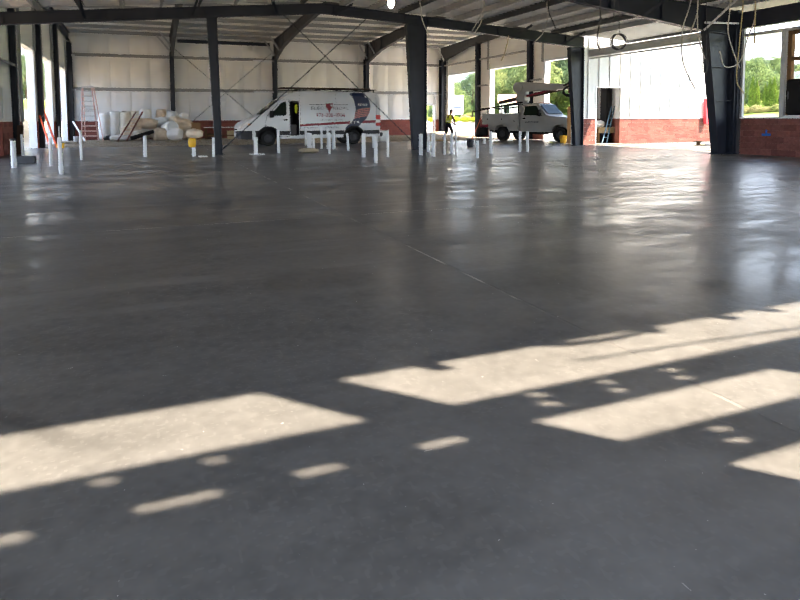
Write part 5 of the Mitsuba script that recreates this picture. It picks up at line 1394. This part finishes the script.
def spread(n, x0, x1, y0, y1, mind, seed, ok=lambda x, y: True):
    r = np.random.default_rng(seed)
    pts = []
    for _ in range(4000):
        p = np.array([x0 + (x1 - x0) * r.random(), y0 + (y1 - y0) * r.random()])
        if ok(*p) and all(np.linalg.norm(p - q) > mind for q in pts):
            pts.append(p)
            if len(pts) == n:
                break
    return pts


r = np.random.default_rng(5)
# wooded hill behind the right window
for i, (x, y) in enumerate(spread(44, 60, 125, 36, 100, 4.6, 3, lambda x, y: 0.63 < y / x < 0.88)):
    d = 0.79 * x + 0.61 * y
    h = 1.2 + d * (0.070 + 0.018 * r.random()) - zt(x, y)
    tree(x, y, h, h * (0.75 + .25 * r.random()), i, i, 'leafy green tree in the woods behind the row of cedars', 'trees on the hill behind the cedars')
# trees beyond the openings of the right wing wall
for i, (x, y) in enumerate(spread(40, 46, 110, 88, 150, 4.6, 8, lambda x, y: 0.47 < x / y < 0.84)):
    d = 0.56 * x + 0.83 * y
    q = x / y
    h = 1.2 + d * (np.interp(q, [.47, .52, .56, .62, .75], [.040, .060, .072, .085, .125]) + 0.014 * r.random()) - zt(x, y)
    tree(x, y, h, h * (0.75 + .3 * r.random()), i + 1, i, ('leafy green tree beyond the road, seen past the worker' if q < .555 else 'leafy green tree beyond the road, seen over the truck bed' if q < .655 else 'leafy green tree beyond the road, seen beside the truck boom'), 'trees beyond the road')
# left side, above the bank
for i, (x, y) in enumerate(((-11.5, 74), (-13.5, 80), (-9.8, 84), (-15.5, 74), (-12.5, 90), (-17, 86), (-18, 76), (-10.5, 95))):
    tree(x, y, 5.2 + (i * 1.7) % 1.6, 5.5 + (i * 2.3) % 2, i, i + 1, 'green tree on top of the dirt bank left of the building', 'trees on the bank')


def cedar_mesh(seed):
    r = np.random.default_rng(seed)
    n = 3200
    z = r.random(n) ** .8
    a = r.random(n) * 2 * np.pi
    rad = .20 * np.clip(np.minimum((1.02 - z) * 1.9, .55 + z * 2.2), 0, 1) * (.72 + .36 * r.random(n)) * (1 + .12 * np.sin(3 * a + seed) + .1 * np.sin(9 * z + seed))
    c = np.stack([rad * np.cos(a), rad * np.sin(a), z], 1)
    up = np.stack([.35 * np.cos(a), .35 * np.sin(a), np.ones(n)], 1) + .35 * r.normal(size=(n, 3))
    up /= np.linalg.norm(up, axis=1, keepdims=True)
    b = np.cross(up, r.normal(size=(n, 3)))
    b /= np.linalg.norm(b, axis=1, keepdims=True)
    L = (.028 * (.6 + .8 * r.random(n)))[:, None]
    v = np.stack([c - up * L, c + b * L * .35, c + up * L, c - b * L * .35], 1).reshape(-1, 3)
    q = np.arange(n)[:, None] * 4
    return trimesh.Trimesh(v, np.vstack([q + [0, 1, 2], q + [0, 2, 3]]), process=False)


CEDARS = [mikit.ply(cedar_mesh(s), CEDAR) for s in (1, 2, 3)]
CTRUNK = mikit.ply(cone((0, 0, -.03), (0, 0, .8), .022, .008, 8), BARK, True)
C0, C1 = np.array([46.5, 36.8]), np.array([48.5, 29.6])
for i in range(18):
    p = C0 + (C1 - C0) * i / 17 + [0.0, 0.15 * math.sin(i * 2.1)]
    z = float(terrain(p[:1], p[1:])[0]) - 0.05
    h = 2.5 + 0.5 * math.sin(i * 1.9 + 0.6) + .25 * math.sin(i * 4.3)
    nm = f'slender clipped cedar in the row outside the window, {ORD[i]} from the left'
    k = thing('cedar', nm, 'tree', 'row of cedars outside the window')
    tw_ = T().translate([float(p[0]), float(p[1]), z]).rotate([0, 0, 1], 47.0 * i).scale([h * 0.47, h * 0.47, h])
    scene[numbered(k + '__foliage')] = {**CEDARS[i % 3], 'to_world': tw_}
    scene[numbered(k + '__trunk')] = {**CTRUNK, 'to_world': tw_}

rb = np.random.default_rng(9)
HB = [crown(s, [(0, 0, .5, .5, .5, .45), (.25, .1, .45, .35, .35, .35), (-.25, -.1, .4, .35, .35, .35)], 900, .07) for s in (21, 22)]
HP = [mikit.ply(m, None) for m in HB]
H0, H1 = np.array([44.3, 35.6]), np.array([46.6, 27.6])
for i in range(12):
    p = H0 + (H1 - H0) * i / 11
    z = float(terrain(p[:1], p[1:])[0]) - 0.05
    one_k = thing('hedge_shrub', f'low flowering shrub under the cedars outside the window, {ORD[i]} from the left', 'shrub', 'low shrubs outside the window')
    scene[one_k] = {**HP[i % 2], 'bsdf': {'type': 'ref', 'id': HEDGE}, 'to_world': T().translate([float(p[0]), float(p[1]), z]).rotate([0, 0, 1], 61.0 * i).scale([.85, .85, .62 + .12 * math.sin(i * 2.2)])}
# weeds and red flowering shrubs by the road, seen past the worker
for i in range(26):
    u = i / 25
    p = np.array([38.5, 82.0]) + (np.array([52.0, 66.0]) - np.array([38.5, 82.0])) * u + np.array([.8, .7]) * 2.2 * (i % 2)
    z = float(terrain(p[:1], p[1:])[0]) - 0.05
    red = i % 4 == 1
    nm = f'red flowering shrub on the verge beyond the road, {ORD[i // 4]} red one from the left' if red else f'yellow green shrub on the verge beyond the road, {ORD[i - (i + 2) // 4]} green one from the left'
    one_k = thing('roadside_shrub', nm, 'shrub', 'red shrubs on the verge' if red else 'yellow green shrubs on the verge')
    scene[one_k] = {**HP[i % 2], 'bsdf': {'type': 'ref', 'id': FLOWER if red else WEED}, 'to_world': T().translate([float(p[0]), float(p[1]), z]).rotate([0, 0, 1], 61.0 * i).scale([1.5, 1.5, 1.1 if red else .85])}


def at_far(xp, d):
    """Where a far thing stands: out along a bearing (as x over y) at a distance along y."""
    return xp * d, d


def zt(x, y):
    return float(terrain(np.array([x]), np.array([y]))[0])


for i, (x, y, h, nm) in enumerate(((45.9, 90.0, 6.2, 'tall pale light pole right of the worker, by the white sign'), (54.7, 84.5, 5.4, 'short wooden utility pole above the truck bed, left'), (56.2, 82.9, 7.2, 'middle wooden utility pole above the truck bed'), (57.2, 82.2, 9.6, 'tallest wooden utility pole above the truck bed'))):
    k = thing('utility_pole', nm, 'pole')
    z = zt(x, y)
    part(k, 'shaft', cone((x, y, z - .3), (x, y, z + h), .14, .10, 10), TRIM if i == 0 else POLEWOOD, True)
    if i:
        part(k, 'crossarm', bx(x - .8, x + .8, y - .05, y + .05, z + h - .7, z + h - .58), POLEWOOD)
    else:
        part(k, 'lamp_head', rounded(x - .1, x + .9, y - .12, y + .12, z + h, z + h + .14, .05), TRIM, 40)
# white road sign
x, y = 42.9, 83.0
z = zt(x, y)
sgn = thing('road_sign', 'white roadside sign board with blue lettering beyond the worker', 'sign')
SL = lambda m: place(m, -0.55, (x, y, z))
part(sgn, 'board', SL(rounded(-.95, .95, -.08, .08, 1.0, 3.9, .03)), TRIM, 40)
part(sgn, 'post', SL(cone((-.7, 0, -.3), (-.7, 0, 1.05), .08, n=8)), POLEWOOD, True)
part(sgn, 'post', SL(cone((.7, 0, -.3), (.7, 0, 1.05), .08, n=8)), POLEWOOD, True)
part(sgn, 'blue_band', SL(bx(-.65, .7, -.10, -.078, 1.95, 2.15)), SIGNBLUE)
# far house
x, y = 55.5, 87.0
z = zt(x, y)
ho = thing('house', 'pale far house with a faded red roof seen over the truck bed', 'house')
HL = lambda m: place(m, -0.55, (x, y, z))
part(ho, 'wall', HL(bx(-2.4, 2.4, -2.5, 2.5, -.5, 2.6)), SIDING)
part(ho, 'roof', HL(plate([(-2.8, 2.55), (2.8, 2.55), (0, 4.0)], 'Y', -2.7, 2.7)), ROOFRED)
for dx in (-1.3, 1.2):
    wv = part(ho, 'window', HL(bx(dx - .45, dx + .45, -2.54, -2.49, .9, 2.0)), DARKGLASS)
    part(wv, 'frame', HL(cat(bx(dx - .52, dx + .52, -2.56, -2.5, .83, .9), bx(dx - .52, dx + .52, -2.56, -2.5, 2.0, 2.07), bx(dx - .52, dx - .45, -2.56, -2.5, .83, 2.07), bx(dx + .45, dx + .52, -2.56, -2.5, .83, 2.07))), TRIM)
# power line outside the window
pts = [(34 + 40 * u, 48 - 34 * u, 8.6 - 1.2 * math.sin(math.pi * u)) for u in np.linspace(0, 1, 14)]
one('power_line', cat(tube(pts, .022, 5), tube(np.array(pts) + [0, 0, 1.1], .022, 5)), CABLEDARK, 'thin double power line crossing the sky outside the window', 'cable', smooth=True)
for i in (0, 13):
    p = pts[i]
    k = one('line_pole', cone((p[0], p[1], -.3), (p[0], p[1], p[2] + 1.6), .14, .11, 10), POLEWOOD, 'wooden pole carrying the power line, ' + ('at its left end' if i == 0 else 'at its right end'), 'pole', smooth=True)
labels = {k: v for k, v in labels.items() if v}
